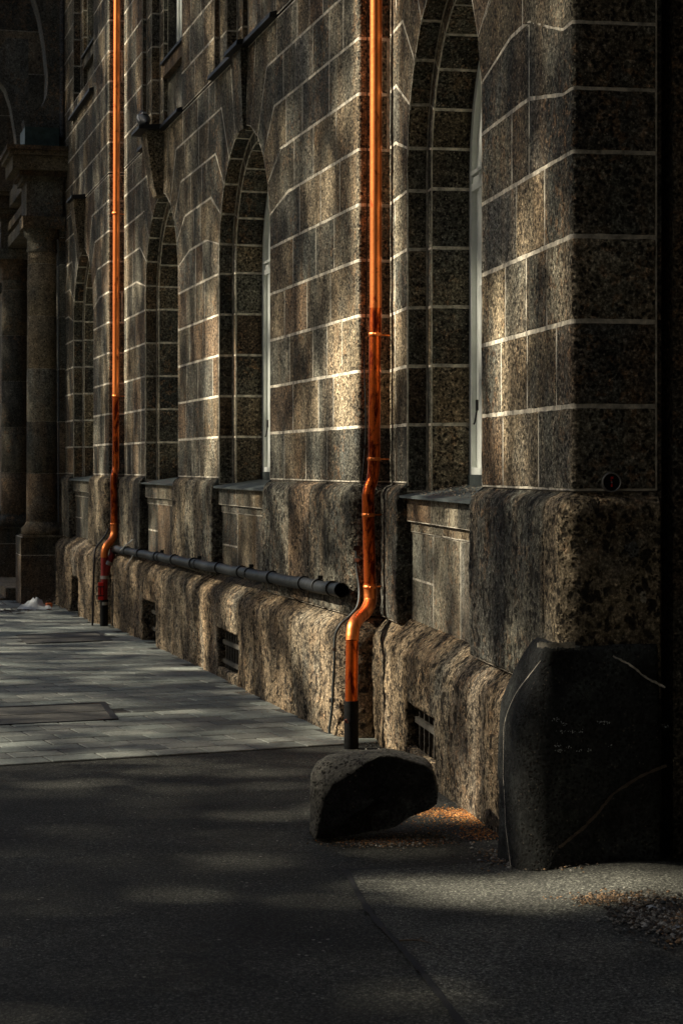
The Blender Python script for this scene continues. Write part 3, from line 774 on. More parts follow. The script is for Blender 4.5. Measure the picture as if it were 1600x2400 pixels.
ventB = vrange(SB, 951, 1017, 0.145, 0.37); ventC = vrange(SC, 166, 183, -0.05, 0.33)
plrow(SB, 0.0, SB.sb, [ventB], 0.013, 0.011, 0.018); plrow(SA, 0.0, SA.se, [ventA2, ventA3], 0.02, 0.012, 0.018); plrow(SC, 0.0, SC.se, [ventC], 0.045, 0.02, 0.008)
for sec, (c, hw, z0, z1) in ((SB, ventB), (SA, ventA2), (SA, ventA3), (SC, ventC)):
    B = PB[id(sec)]; t = (0.16, 0.12, 0.08); f = sec.F
    o0, o1 = B - 0.015, B - 0.30; zz0 = z0 - 0.02 if z0 > 0.03 else -0.2
    vs = [f(x, z, o) for x in (c - hw - 0.004, c + hw + 0.004) for z in (zz0, z1 + 0.004) for o in (o0, o1)]
    pl.add(vs, [(0, 1, 3, 2), (4, 6, 7, 5), (2, 3, 7, 6), (0, 4, 5, 1)], 0, t)
    pl.add([f(c - hw - .01, zz0, o1), f(c + hw + .01, zz0, o1), f(c + hw + .01, z1 + .01, o1), f(c - hw - .01, z1 + .01, o1)], [(0, 1, 2, 3)], 0, (0.01, 0.01, 0.01))  # near-black back sheet: the vent's inner darkness put into its colour
pl.build('plinth', [M['rough'], M['dirtjoint']], bl)
# grilles
def grille(sec, vent, nb, zbar, oo, mat_, extra=None):
    c, hw, z0, z1 = vent; w = MB(); zb = max(z0, gz(*sec.F(c, 0, 0.1).xy)) - 0.01
    for k in range(nb):
        q = c - hw + 0.06 + (2 * hw - 0.12) * k / (nb - 1)
        w.box(sec.F(q, (zb + z1) / 2, oo), sec.d * 0.008, sec.n * 0.008, (0, 0, (z1 - zb) / 2 + 0.01))
    for zz in zbar:
        w.box(sec.F(c, zz, oo + 0.012), sec.d * hw * 0.99, sec.n * 0.01, (0, 0, 0.016))
    w.build('vent_grille', mat_, bl)
grille(SB, ventB, 6, [0.285], 0.045, M['rust']); grille(SA, ventA3, 8, [0.13, 0.28], 0.075, M['rust']); grille(SA, ventA2, 6, [0.08, 0.24], 0.03, M['rust'])
grille(SC, ventC, 5, [0.2], -0.02, M['rust'])

wall.build('ashlar_wall', [M['ashlar'], M['mortar']], bl)
# building mass behind the facing
w = MB()
def slab_behind(sec, x0, x1, z0, z1, o, dep=0.4, mbx=None):
    (mbx or w).add([sec.F(q, z, oo) for q in (x0, x1) for z in (z0, z1) for oo in (o, o - dep)], [(0, 1, 3, 2), (4, 6, 7, 5), (0, 4, 5, 1), (2, 3, 7, 6), (0, 2, 6, 4), (1, 5, 7, 3)], 0, (0.12, 0.1, 0.075))
for sec in (SA, SB, SC):
    slab_behind(sec, sec.sa + 0.03, sec.sb - 0.03, -0.3, 12.5, -0.42, 0.5)
    slab_behind(sec, sec.sa + 0.03, sec.sb - 0.03, 8.45 if sec is SC else (7.52 if sec is SA else 5.65), 12.5, -0.01, 0.45)
w.build('inner_wall', M['ashlar'], bl)
# window heads above the upper niches are part of the facing already; roof cornice
w = MB()
for sec in (SA, SB, SC): slab_behind(sec, sec.sa - 0.2, sec.sb + 0.2, 12.5, 12.9, 0.5, 1.4, w)
w.build('eaves_cornice', M['slab'], bl)

# passage (gateway) right of the corner pier: reveals, gate, lintel and the pier this side of it
gp = MB()
E = SB.F(SB.se, 0, 0); t2 = SB.n; bk = SB.d
def q3(a, b, z, base=E): p = base + t2 * a + bk * b; return Vector((p.x, p.y, z))
for (a0, a1, b0, b1, z0, z1) in ((-0.01, 0.02, 0.01, 0.9, -0.2, 4.2), (0.0, 4.0, 0.9, 1.1, -0.2, 4.2), (3.8, 4.0, -4.5, 0.9, -0.2, 4.2), (-0.34, 4.0, -3.2, -0.05, 4.2, 12.5), (-0.34, 4.0, -4.5, -3.2, -0.2, 12.5), (0.0, 4.0, -3.2, 1.1, 4.1, 4.25)):
    gp.add([q3(a, b, z) for a in (a0, a1) for b in (b0, b1) for z in (z0, z1)], [(0, 1, 3, 2), (4, 6, 7, 5), (0, 4, 5, 1), (2, 3, 7, 6), (0, 2, 6, 4), (1, 5, 7, 3)], 0, (0.09, 0.075, 0.06))
gp.build('gateway_wall', M['ashlar'], bl)
w = MB()
for k in range(8):
    c_ = q3(0.05 + 0.13 + k * 0.26, 0.62, 1.95); w.box(c_, t2 * 0.124, bk * 0.02, (0, 0, 2.0))
for zz in (0.6, 1.9, 3.2): w.box(q3(1.1, 0.585, zz), t2 * 1.05, bk * 0.02, (0, 0, 0.07))
w.build('gate', M['wood'], bl)

# ------------------------------------------------------------------ corner guard stone
gs = MB()
class GP(Sec): pass
def guard():
    # plan path around the corner with a generous radius
    import copy
    P = copy.copy(SB); P.rad = 0.17; P.pts = [p.copy() for p in SB.pts]
    P.pts[0] = SB.pts[1]; # unused leg
    P.pts = [SB.pts[0], SB.pts[1], SB.pts[2] + SB.out * 0.235 + (-SB.d) * 0.13, SB.pts[3] + SB.out * 0.0 + (-SB.d) * 0.13]
    A = SB.pts[1] + SB.out * 0.235; P.pts[1] = A; P.pts[0] = A + SB.n * 0.3
    P.cum = [0]
    for i in range(3): P.cum.append(P.cum[-1] + (P.pts[i + 1] - P.pts[i]).length)
    P.sa, P.sb, P.se = P.cum[1], P.cum[2], P.cum[3]
    return P
GPt = guard()
def Fg(q, z, h):
    t = max(0.0, (z - 0.62) / 0.34); kk = max(0.0, min(1.0, (q - GPt.sb + 0.10) / 0.2)); o = -(0.155 - 0.105 * kk) * t ** 1.7 - 0.01
    if z < 0.3: o += 0.008 * (0.3 - z) / 0.3
    if q < GPt.sb - 0.42: o -= 0.6 * (GPt.sb - 0.42 - q)
    return GPt.F(q, z, o + h)
cts = [GPt.sb + GPt.rad * k / 4 for k in range(-4, 5)]
loft(gs, [(GPt.sb - 0.62, -0.1), (GPt.se - 0.022, -0.1)], [(GPt.sb - 0.62, 0.955), (GPt.se - 0.022, 0.955)], Fg, (0.026, 0.027, 0.025), g=0.001, step=0.03, rough=0.012, bev=0.012, rim=0.22, mort=None, fr=3.2, cuts=cts, jit=0.001)
gs.add([SB.F(SB.sb - 0.4, 0.93, 0.1), SB.F(SB.se, 0.93, 0.1)], [], 0)
gloc = tuple(GPt.F(GPt.sb, 0.08, 0))
gst = root('guard_stone', gloc, 'big near-black rounded granite kerb stone protecting the foot of the corner pier', 'stone')
gs.build('stone_block', M['granite'], gst)
w = MB()    # pale pointing where the stone meets the pier, and old scars
def ribbon(pts, wd, F, h=0.004, mi=0):
    vs = []
    for i, p in enumerate(pts):
        a = pts[max(0, i - 1)]; b = pts[min(len(pts) - 1, i + 1)]; dx, dz = b[0] - a[0], b[1] - a[1]; l = math.hypot(dx, dz) or 1
        ww = wd * random.uniform(0.6, 1.25)
        vs += [F(p[0] - dz / l * ww, p[1] + dx / l * ww, h), F(p[0] + dz / l * ww, p[1] - dx / l * ww, h)]
    w.add(vs, [(2 * i, 2 * i + 1, 2 * i + 3, 2 * i + 2) for i in range(len(pts) - 1)], mi)
def fine(pts, n=10):
    out = []
    for i in range(len(pts) - 1):
        for k in range(n): out.append((pts[i][0] + (pts[i + 1][0] - pts[i][0]) * k / n + random.uniform(-.0015, .0015), pts[i][1] + (pts[i + 1][1] - pts[i][1]) * k / n + random.uniform(-.0015, .0015)))
    return out + [pts[-1]]
sb = GPt.sb
ribbon(fine([(sb - 0.02, 0.945), (sb - 0.10, 0.89), (sb - 0.22, 0.76), (sb - 0.30, 0.60), (sb - 0.31, 0.42), (sb - 0.26, 0.22), (sb - 0.16, 0.08)]), 0.0032, Fg, 0.009)
ribbon(fine([(sb + 0.02, 0.957), (sb + 0.12, 0.958), (sb + 0.22, 0.957)], 14), 0.011, lambda q, z, h: GPt.F(q, z, -0.05 + h), 0.012)
ribbon(fine([(GPt.se - 0.207, 0.911), (GPt.se - 0.15, 0.883), (GPt.se - 0.076, 0.825), (GPt.se - 0.005, 0.789)]), 0.004, Fg, 0.010)
child = w.build('pale_pointing', M['mortar'], gst)
w = MB()
se_ = GPt.se
ribbon(fine([(se_ - 0.006, 0.489), (se_ - 0.12, 0.444), (se_ - 0.217, 0.385), (se_ - 0.273, 0.32), (se_ - 0.33, 0.262), (se_ - 0.397, 0.211), (se_ - 0.435, 0.183)]), 0.006, Fg, 0.010)
w.build('pale_vein', simple('brown_vein', (0.085, 0.062, 0.045), 0.95, 0, 0.002, 30, 0.4), gst)
w = MB()
for (a, z, n) in [(GPt.se - sb - (1540 - x_) / 607, 1.65 - (y_ - 1091.5) / 607, n_) for x_, y_, n_ in ((1269, 1684, 9), (1283, 1692, 5), (1295, 1692, 4), (1283, 1712, 7), (1305, 1712, 8), (1325, 1711, 6), (1373, 1691, 6), (1391, 1692, 14), (1268, 1743, 9), (1275, 1756, 16), (1308, 1748, 6), (1327, 1755, 6), (1345, 1756, 5), (1396, 1747, 4), (1532, 1703, 8))]:
    for k in range(n):
        q = sb + a + random.gauss(0, 0.010); zz = z + random.gauss(0, 0.0035); r = random.uniform(0.001, 0.0032)
        vs = [Fg(q + r * math.cos(j * 1.2566) * random.uniform(.6, 1.4), zz + r * math.sin(j * 1.2566) * random.uniform(.6, 1.4), 0.0115) for j in range(5)]
        w.add(vs, [(0, 1, 2, 3, 4)])
tag(w.build('paint_flecks', M['bag'], gst), kind='stuff')

def blot(q0_, z0_, rx, rz, col):
    w = MB(); vs = []; k = 14
    for j in range(k): a = j * 2 * math.pi / k; m_ = random.uniform(0.75, 1.2); vs.append(SB.F(q0_ + rx * m_ * math.cos(a), z0_ + rz * m_ * math.sin(a), 0.0725))
    w.add(vs, [tuple(range(k))], 0, col); w.build('mortar_patch', M['slab'], bl)
blot(SB.se - 0.125, 1.325, 0.026, 0.034, (0.16, 0.155, 0.14)); blot(SB.se - 0.08, 1.137, 0.014, 0.024, (0.5, 0.44, 0.34)); blot(SB.sb + 0.035, 1.36, 0.006, 0.01, (0.4, 0.36, 0.3))
rndc = random.Random(21); w = MB()      # crumbs on the near window's flashing
for _ in range(420):
    q = cB4 + rndc.uniform(-0.85, 0.85); oo = rndc.uniform(-0.3, 0.02) ; z = 1.507 + (-0.10 - oo) * 0.143 + 0.004 if oo < -0.1 else 1.485 + (0.045 - oo) * 0.17 + 0.004
    r = rndc.uniform(0.002, 0.007); c = SB.F(q, z, oo); cl = rndc.choice([(0.20, 0.15, 0.10), (0.08, 0.06, 0.045), (0.35, 0.30, 0.22), (0.03, 0.028, 0.025)])
    vs = [c + Vector((x * r * rndc.uniform(.6, 1.6), y * r * rndc.uniform(.6, 1.6), h * r * .7)) for x, y, h in ((1, 0, 0), (0, 1, 0), (-1, 0, 0), (0, -1, 0), (0, 0, 1.2))]
    w.add(vs, [(0, 1, 4), (1, 2, 4), (2, 3, 4), (3, 0, 4)], 0, cl)
tag(w.build('sill_crumbs', M['grains'], None), 'brown crumbs and leaf bits lying on the sheet-metal sill of the nearest window', kind='stuff')
# ------------------------------------------------------------------ round bell plate on the pier's side
bp_c = SB.F(SB.sb + 0.155, 1.585, 0.0)
rt = root('bell_button', tuple(bp_c), 'round black bell plate with steel rim and red markings on the pier side face', 'door bell')
fx, fy = SB.n, Vector((0, 0, 1)); fo = -SB.d
w = MB(); w.lathe(bp_c, [(0.0385, -0.01), (0.040, 0.012), (0.038, 0.018), (0.034, 0.018), (0.033, 0.012)], 32, 0, (0, 0, 0), fx, fy, fo); w.build('rim', M['steel'], rt)
w = MB(); w.lathe(bp_c, [(0.034, 0.013), (0.02, 0.0135), (0.0, 0.014)], 32, 0, (0, 0, 0), fx, fy, fo); w.build('face_plate', M['rubber'], rt)
w = MB()
for (u, v_, a, b) in ((0.001, 0.018, 0.005, 0.004), (0.0, -0.012, 0.003, 0.006), (-0.002, 0.008, 0.002, 0.003)): w.box(bp_c + fx * u + fy * v_ + fo * 0.0155, fx * a, fy * b, fo * 0.0012)
w.build('red_mark', M['redplastic'], rt)
w = MB(); w.lathe(bp_c, [(0.0035, 0.014), (0.003, 0.018), (0.0, 0.0185)], 12, 0, (0, 0, 0), fx, fy, fo); w.build('push_pin', M['steel'], rt)

# ------------------------------------------------------------------ pixels -> world
def at(x, Y, z=None, y=None):
    return Vector(((x - 800) / FPX * Y, Y, z if z is not None else EYE + (HOR - y) * Y / FPX))
def ground_px(x, y):
    Y = 8.0
    for _ in range(20):
        z = gz((x - 800) / FPX * Y, Y); Y = FPX * (EYE - z) / (y - HOR)
    return Vector(((x - 800) / FPX * Y, Y, gz((x - 800) / FPX * Y, Y)))
def smooth_path(pts, n=8):
    """Catmull-Rom through the points"""
    P = [Vector(p) for p in pts]; P = [2 * P[0] - P[1]] + P + [2 * P[-1] - P[-2]]; out = []
    for i in range(1, len(P) - 2):
        for k in range(n):
            t = k / n
            out.append(0.5 * ((2 * P[i]) + (-P[i - 1] + P[i + 1]) * t + (2 * P[i - 1] - 5 * P[i] + 4 * P[i + 1] - P[i + 2]) * t * t + (-P[i - 1] + 3 * P[i] - 3 * P[i + 1] + P[i + 2]) * t ** 3))
    return out + [P[-2]]

def bracket(parent, c, r, wallp, mat_):
    w = MB(); c = Vector(c)
    w.lathe(c, [(r + 0.001, -0.011), (r + 0.004, -0.009), (r + 0.005, 0.0), (r + 0.004, 0.009), (r + 0.001, 0.011)], 24)
    dirn = (Vector(wallp) - c); dirn.z = 0; L = dirn.length; dirn.normalize()
    w.box(c + dirn * (L / 2 + r / 2), dirn * ((L - r) / 2 + 0.02), dirn.cross(Vector((0, 0, 1))) * 0.004, (0, 0, 0.004))
    f = Vector((-0.05, -1, 0)).normalized()
    w.lathe(c + f * (r + 0.005) + Vector((0.006, 0, 0)), [(0.008, 0.0), (0.008, 0.006), (0.004, 0.008), (0.0, 0.008)], 10, 0, (0, 0, 0), (1, 0, 0), (0, 0, 1), f)
    w.box(c + f * (r + 0.004) + Vector((0.02, 0, 0)), (0.014, 0.004, 0), (0, 0.006, 0), (0, 0, 0.008))
    return w.build('bracket', mat_, parent)

# main downpipe
YM = 11.38
pm = at(881, YM, y=0); base_m = at(823, 11.0, z=gz(0.06, 11.0))
dp = root('copper_downpipe', tuple(base_m), 'bright copper rainwater downpipe nearer the camera, with two bends above a black foot', 'downpipe', 'copper downpipes on the facade')
rp = 0.0355
top = [at(883, YM, z=9.0), at(883, YM, y=-60), at(881, YM, y=0), at(880, YM, y=730)]
w = MB(); w.tube(top[0:1] + [at(880, YM, y=730)], rp, 28); w.build('upper_pipe', M['copper'], dp)
w = MB(); w.tube([at(880, YM, y=722), at(879.5, YM, y=742), at(879, YM, y=785)], [rp + 0.0012] * 3, 28); w.build('collar', M['copper_old'], dp)
mid = smooth_path([at(879, YM, y=740), at(877, YM, y=1000), at(876, YM, y=1085), at(873, YM - 0.01, y=1120), at(864, YM - 0.04, y=1150), at(862.5, YM - 0.05, y=1180), at(862.5, YM - 0.05, y=1220)], 6)
w = MB(); w.tube(mid, rp, 28); w.build('middle_pipe', M['copper_old'], dp)
w = MB(); w.tube([at(862.5, YM - 0.05, y=1158), at(862.7, YM - 0.05, y=1204)], rp + 0.0012, 28); w.build('collar', M['copper_old'], dp)
lowp = [at(862.7, YM - 0.05, y=1200), at(866.5, YM - 0.05, y=1375)]
w = MB(); w.tube(lowp, rp + 0.0005, 28); w.build('lower_pipe', M['copper_old'], dp)
YB = 10.98
bend = smooth_path([at(866.5, YM - 0.05, y=1368), at(867, YM - 0.05, y=1395), at(866, YM - 0.07, y=1414), at(856, YM - 0.16, y=1434), at(840, YM - 0.27, y=1449), at(829, YM - 0.36, y=1466), at(826, YB + 0.01, y=1488), at(825, YB, y=1502)], 8)
w = MB(); w.tube(bend, rp + 0.003, 28); w.build('elbow', M['copper'], dp)
w = MB(); w.tube([at(825, YB, y=1500), at(823, YB, y=1644)], rp + 0.001, 28); w.build('foot_pipe', M['copper_old'], dp)
w = MB(); w.tube([at(823, YB, y=1642), at(823, YB, z=gz(0.06, YB) - 0.03)], rp + 0.006, 28); w.build('foot_sleeve', M['rubber'], dp)
w = MB(); pc = at(812, YB - 0.045, y=1690)
for (dx, dz, a, b) in ((0, 0, 0.005, 0.010), (0.006, -0.008, 0.008, 0.004), (0.003, -0.004, 0.005, 0.005)): w.box(pc + Vector((dx - 0.004, 0.003, dz)), (a, 0, 0), (0, 0.003, 0), (0, 0, b))
w.build('pink_sticker', simple('faded_pink', (0.55, 0.2, 0.16), 0.6), dp)
for (x, y, Y) in ((879, 784, YM), (876, 1076, YM), (863, 1207, YM - 0.05), (866.5, 1376, YM - 0.05)):
    c = at(x, Y, y=y); bracket(dp, c, rp, c + Vector((0.10, 0.10, 0)), M['copper'])

# far downpipe
YL = 20.7; rl = 0.037
p0 = at(268, YL, z=gz(-2.4, YL))
dl = root('copper_downpipe', tuple(at(246, YL - 0.25, z=gz(-2.5, YL))), 'slim copper rainwater downpipe at far left with a dark red foot', 'downpipe', 'copper downpipes on the facade')
w = MB(); w.tube([at(276, YL, z=9.5), at(275, YL, y=0), at(272, YL, y=928)], rl, 22); w.build('upper_pipe', M['copper'], dl)
w = MB(); w.tube(smooth_path([at(272, YL, y=926), at(272, YL, y=1060), at(271.5, YL, y=1098), at(268, YL - 0.05, y=1117), at(267, YL - 0.06, y=1140), at(268, YL - 0.06, y=1180), at(268, YL - 0.06, y=1236)], 6), rl, 22); w.build('middle_pipe', M['copper_old'], dl)
w = MB(); w.tube(smooth_path([at(268, YL - 0.06, y=1232), at(268, YL - 0.07, y=1250), at(262, YL - 0.12, y=1266), at(250, YL - 0.2, y=1280), at(245.5, YL - 0.22, y=1296), at(245, YL - 0.22, y=1306)], 6), rl + 0.003, 22); w.build('elbow', M['copper'], dl)
w = MB(); w.tube([at(245, YL - 0.22, y=1304), at(245, YL - 0.22, y=1345), at(244.5, YL - 0.22, y=1408)], rl, 22)
w.tube(smooth_path([at(265, YL - 0.18, y=1288), at(263, YL - 0.19, y=1300), at(254, YL - 0.21, y=1322), at(248, YL - 0.22, y=1348)], 5), rl * 0.95, 22); w.build('foot_pipe', M['redpaint'], dl)
w = MB(); w.tube([at(244.5, YL - 0.22, y=1405), at(244, YL - 0.22, z=gz(-2.5, YL) - 0.03)], rl + 0.007, 22); w.build('foot_sleeve', M['rubber'], dl)
for y in (1353, 1414): w = MB(); w.tube([at(245.5, YL - 0.22, y=y - 3.5), at(245.5, YL - 0.22, y=y + 3.5)], rl + 0.009, 22); w.build('steel_band', M['steel'], dl)
w = MB(); w.tube([at(256, YL - 0.21, y=1316), at(252.5, YL - 0.215, y=1324)], rl + 0.004, 22); w.build('steel_band', M['steel'], dl)
for (x, y) in ((272, 500), (272, 928), (268, 1228)):
    c = at(x, YL - (0.06 if y > 1200 else 0), y=y); bracket(dl, c, rl, c + Vector((0.09, 0.1, 0)), M['copper'])
w = MB(); bc = at(237, YL - 0.28, y=1385)
for (dz, hh, hw) in ((0.068, 0.022, 0.027), (0, 0.05, 0.025), (-0.072, 0.022, 0.027)): w.box(bc + Vector((0, 0, dz)), (hw, 0.006, 0), (0, 0.03, 0), (0, 0, hh))
rb = w.build('cleaning_hatch', M['redplastic'], dl)
w = MB()
for dz in (0.047, -0.05): w.box(bc + Vector((0, -0.005, dz)), (0.036, 0.008, 0), (0, 0.034, 0), (0, 0, 0.005))
w.box(bc + Vector((0.0, -0.034, 0)), (0.0035, 0, 0), (0, 0.003, 0), (0, 0, 0.045)); w.build('hatch_strap', M['blackmetal'], dl)

# black plastic drain along the plinth top, sloping to the far downpipe
def on_low(x, z, o): # point at pixel column x on section A pushed out by o
    q = SA.s_px(x); return SA.F(q, z, o)
def pxl(x, y, off):
    """point in pixel (x,y) on the plane o=off of section A"""
    D = SA.D - off; Y = D * FPX / (math.cos(SA.th) * (x - SA.v)); return at(x, Y, y=y)
OD = 0.115
dr0, dr1 = pxl(800, 1383, OD), pxl(276, 1287, OD)
dr = root('drain_hose', tuple(dr0), 'black corrugated-looking plastic drain pipe lying along the plinth top with an open end', 'drain pipe')
w = MB(); rr = 0.040
nJ = 10; n = 60
w.tube([dr0 + (dr1 - dr0) * (k / n) + Vector((0, 0, -0.006 * math.sin(math.pi * ((k * nJ / n) % 1)))) for k in range(n + 1)], rr, 24, cap=False)
w.tube([dr0, dr0 + (dr1 - dr0) * 0.05], rr - 0.005, 24, cap=False)
w.tube(smooth_path([dr1, dr1 + (dr1 - dr0).normalized() * 0.06, pxl(270, 1287, OD) + Vector((0, 0, -0.02)), at(265, YL - 0.18, y=1292)], 5), rr, 20)
w.build('pipe_run', M['plastic'], dr)
for t in (0.0, 0.022, 0.10, 0.20, 0.31, 0.40, 0.52, 0.62, 0.72, 0.83, 0.925):
    w = MB(); a = dr0 + (dr1 - dr0) * t; u = (dr1 - dr0).normalized()
    w.tube([a, a + u * 0.05, a + u * 0.10], [rr + 0.004, rr + 0.0045, rr + 0.003], 24, cap=False)
    w.tube([a - u * 0.002, a + u * 0.012], rr + 0.008, 24, cap=True if t > 0.01 else False); w.build('joint_collar', M['plastic'], dr)
for t in (0.06, 0.28, 0.50, 0.70):
    w = MB(); a = dr0 + (dr1 - dr0) * t; u = (dr1 - dr0).normalized()
    w.tube([a, a + u * 0.025], rr + 0.005, 20, cap=True); w.box(a + Vector((0, 0, rr + 0.014)) + SA.n * 0.01, u * 0.006, SA.n * 0.016, (0, 0, 0.012)); w.build('pipe_clip', M['blackmetal'], dr)
w = MB(); a = pxl(282, 1290, OD + 0.04); b = pxl(312, 1264, OD + 0.04)
w.tube([a, b], 0.006, 6); w.tube([pxl(312, 1302, OD + 0.05), pxl(300, 1320, 0.16), pxl(294, 1336, 0.17)], 0.004, 6); w.build('loose_tie', M['bag'], dr)

# lightning-conductor style cables
def cable(pts, r, name, mat_, label, cat, clips=(), clipmat=None, grp=None):
    P = smooth_path(pts, 8); rt = root(name, tuple(P[-1]), label, cat, grp)
    w = MB(); w.tube(P, r, 10); w.build('cable_sheath', mat_, rt)
    for c, s in clips:
        w = MB(); w.box(c, (s, 0.002, 0), (0, s * 0.8, 0), (0, 0, s * 0.75)); w.build('cable_clip', clipmat, rt)
    return rt
o1 = 0.175
cable([at(835, 11.45, y=1282), at(836, 11.45, y=1330), at(842, 11.42, y=1380), at(838, 11.35, y=1420), pxl(818, 1445, 0.09), pxl(796, 1466, 0.15), pxl(785, 1495, o1), pxl(783.5, 1550, o1), pxl(779, 1640, o1), pxl(777, 1668, o1), pxl(772, 1706, o1), pxl(771, 1719, o1)], 0.0085, 'wall_cable', M['conduit'],
      'grey-green cable curving over the plinth edge just left of the nearer downpipe', 'cable', [(at(835.5, 11.44, y=1312), 0.014), (pxl(784, 1521, o1), 0.012), (pxl(777.5, 1641, o1), 0.017)], M['steel'], 'cables down the plinth')
cable([at(861, 11.5, z=8), at(860, 11.5, y=500), at(853, 11.5, y=800), at(857, 11.48, y=1000), at(846, 11.45, y=1150), at(843, 11.45, y=1200), at(835, 11.45, y=1240), at(834, 11.45, y=1290)], 0.0035, 'wire', M['blackmetal'],
      'thin black wire hanging beside the nearer downpipe above the grey cable', 'wire', [(at(854.5, 11.48, y=1045), 0.012), (at(835.5, 11.44, y=1284), 0.018)], M['blackmetal'])
cable([at(256, 20.95, y=1190), at(256, 20.9, y=1230), at(250, 20.8, y=1250), at(236, 20.7, y=1270), at(224, 20.6, y=1288), at(221, 20.55, y=1320), at(219, 20.55, y=1400), at(217, 20.5, y=1466)], 0.011, 'wall_cable', M['blackmetal'],
      'black cable bowed out from the wall left of the far downpipe', 'cable', [(at(256, 20.9, y=1214), 0.016)], M['steel'], 'cables down the plinth')
ct = cable([at(304, 20.5, y=376), at(306, 20.5, y=400), at(301, 20.45, y=425), at(308, 20.4, y=437)], 0.006, 'wire', M['blackmetal'],
      'short loose black wire end dangling high on the wall right of the far downpipe', 'wire')

# pigeon on the far keystone
pg = SA.F(cA2 - 0.02, 4.885, 0.16)
w = MB()
prof = [(0.0, -0.16), (0.018, -0.15), (0.03, -0.10), (0.058, -0.04), (0.068, 0.02), (0.055, 0.075), (0.03, 0.10), (0.0, 0.108)]
ax = SA.d; w.lathe(pg + Vector((0, 0, 0.075)), prof, 16, 0, (0, 0, 0), SA.n, (0, 0, 1), ax * 0.96 + Vector((0, 0, 0.28)))
w.lathe(pg + ax * 0.085 + Vector((0, 0, 0.15)), [(0.0, -0.035), (0.026, -0.025), (0.034, 0.0), (0.026, 0.022), (0.0, 0.034)], 14, 0, (0, 0, 0), SA.n, ax, (0, 0, 1))
w.tube([pg + ax * 0.08 + Vector((0, 0, 0.10)), pg + ax * 0.085 + Vector((0, 0, 0.14))], [0.038, 0.026], 12)
w.tube([pg + ax * 0.11 + Vector((0, 0, 0.15)), pg + ax * 0.14 + Vector((0, 0, 0.142))], [0.008, 0.002], 6)
for s_ in (-0.02, 0.02): w.tube([pg + SA.n * s_ + Vector((0, 0, 0.02)), pg + SA.n * s_ + Vector((0, 0, -0.001))], 0.004, 6)
pr = root('pigeon', tuple(pg), 'dark pigeon perched on the ledge above the middle arched window keystone', 'pigeon')
w.build('body', M['feather'], pr)
w = MB(); w.tube([pg + ax * 0.03 - SA.n * 0.055 - SA.d * 0.02 + Vector((0, 0, 0.12)), pg - ax * 0.02 - SA.n * 0.058 + Vector((0, 0, 0.085)), pg - ax * 0.06 - SA.n * 0.05 + Vector((0, 0, 0.05))], [0.008, 0.014, 0.006], 8)
w.box(pg - ax * 0.03 + Vector((0, 0, 0.135)), ax * 0.03, SA.n * 0.02, (0, 0, 0.006)); w.build('wing_bar', M['palefeather'], pr)

# ------------------------------------------------------------------ portal at the far left
PY = 24.62
T2 = SA.n; D2 = SA.d
pc0 = at(99, PY + 0.2, z=0)
def P3(a, b, z): p = pc0 + T2 * a + D2 * b; return Vector((p.x, p.y, z))     # a to the wall, b away along the street
pt = MB(); DK = lambda k=1.0: tuple(v * 0.85 * k for v in pal())
def pbox(mb, a0, a1, b0, b1, z0, z1, tint=None, mi=0):
    mb.add([P3(a, b, z) for a in (a0, a1) for b in (b0, b1) for z in (z0, z1)], [(0, 1, 3, 2), (4, 6, 7, 5), (0, 4, 5, 1), (2, 3, 7, 6), (0, 2, 6, 4), (1, 5, 7, 3)], mi, tint or DK())
def blocks(mb, a0, a1, b0, b1, zs):
    for i in range(len(zs) - 1): pbox(mb, a0, a1, b0, b1, zs[i] + 0.004, zs[i + 1] - 0.004)
    pbox(mb, a0 + 0.004, a1 - 0.004, b0 + 0.004, b1 - 0.004, zs[0], zs[-1], None, 1)
crs = [0.90 + 0.678 * k for k in range(6)]
col_z = [0.88, 1.55, 2.22, 2.90, 3.575, 4.25, 4.42]
def column(b0):
    """shaft with drum joints, torus base, capital and pedestal"""
    g = gz(*P3(0, b0, 0).xy) - 0.1
    w = MB(); c = P3(0, b0, 0); r = 0.20
    for i in range(len(col_z) - 1):
        rr = r * (1 - 0.015 * i)
        w.lathe(c, [(rr - 0.004, col_z[i] + 0.002), (rr, col_z[i] + 0.008), (rr - 0.002, col_z[i + 1] - 0.008), (rr - 0.006, col_z[i + 1] - 0.002)], 36, 0, DK(1.2))
    w.lathe(c, [(r * 0.96, col_z[0]), (r * 0.9, 4.42)], 24, 1)
    sh = w.build('column', [M['slab'], M['mortar']], bl)
    w = MB(); w.lathe(c, [(0.20, 0.93), (0.215, 0.90), (0.235, 0.875), (0.262, 0.85), (0.27, 0.81), (0.262, 0.77), (0.24, 0.755), (0.0, 0.755)], 36, 0, DK())
    pbox(w, -0.27, 0.27, b0 - 0.27, b0 + 0.27, 0.735, 0.76); w.build('column_base', M['slab'], None, bl['_o']).parent = sh
    w = MB(); w.lathe(c, [(0.19, 4.40), (0.205, 4.43), (0.19, 4.46), (0.19, 4.58), (0.22, 4.60), (0.235, 4.66), (0.24, 4.70)], 36, 0, DK())
    pbox(w, -0.27, 0.27, b0 - 0.27, b0 + 0.27, 4.70, 4.85); w.build('capital', M['slab'], None, bl['_o']).parent = sh
    w = MB(); blocks(w, -0.29, 0.22, b0 - 0.22, b0 + 0.5, [g, 0.50, 0.735]); w.build('pedestal', [M['slab'], M['mortar']], bl)
column(0.0); column(3.82); column(9.2)
pil = MB()
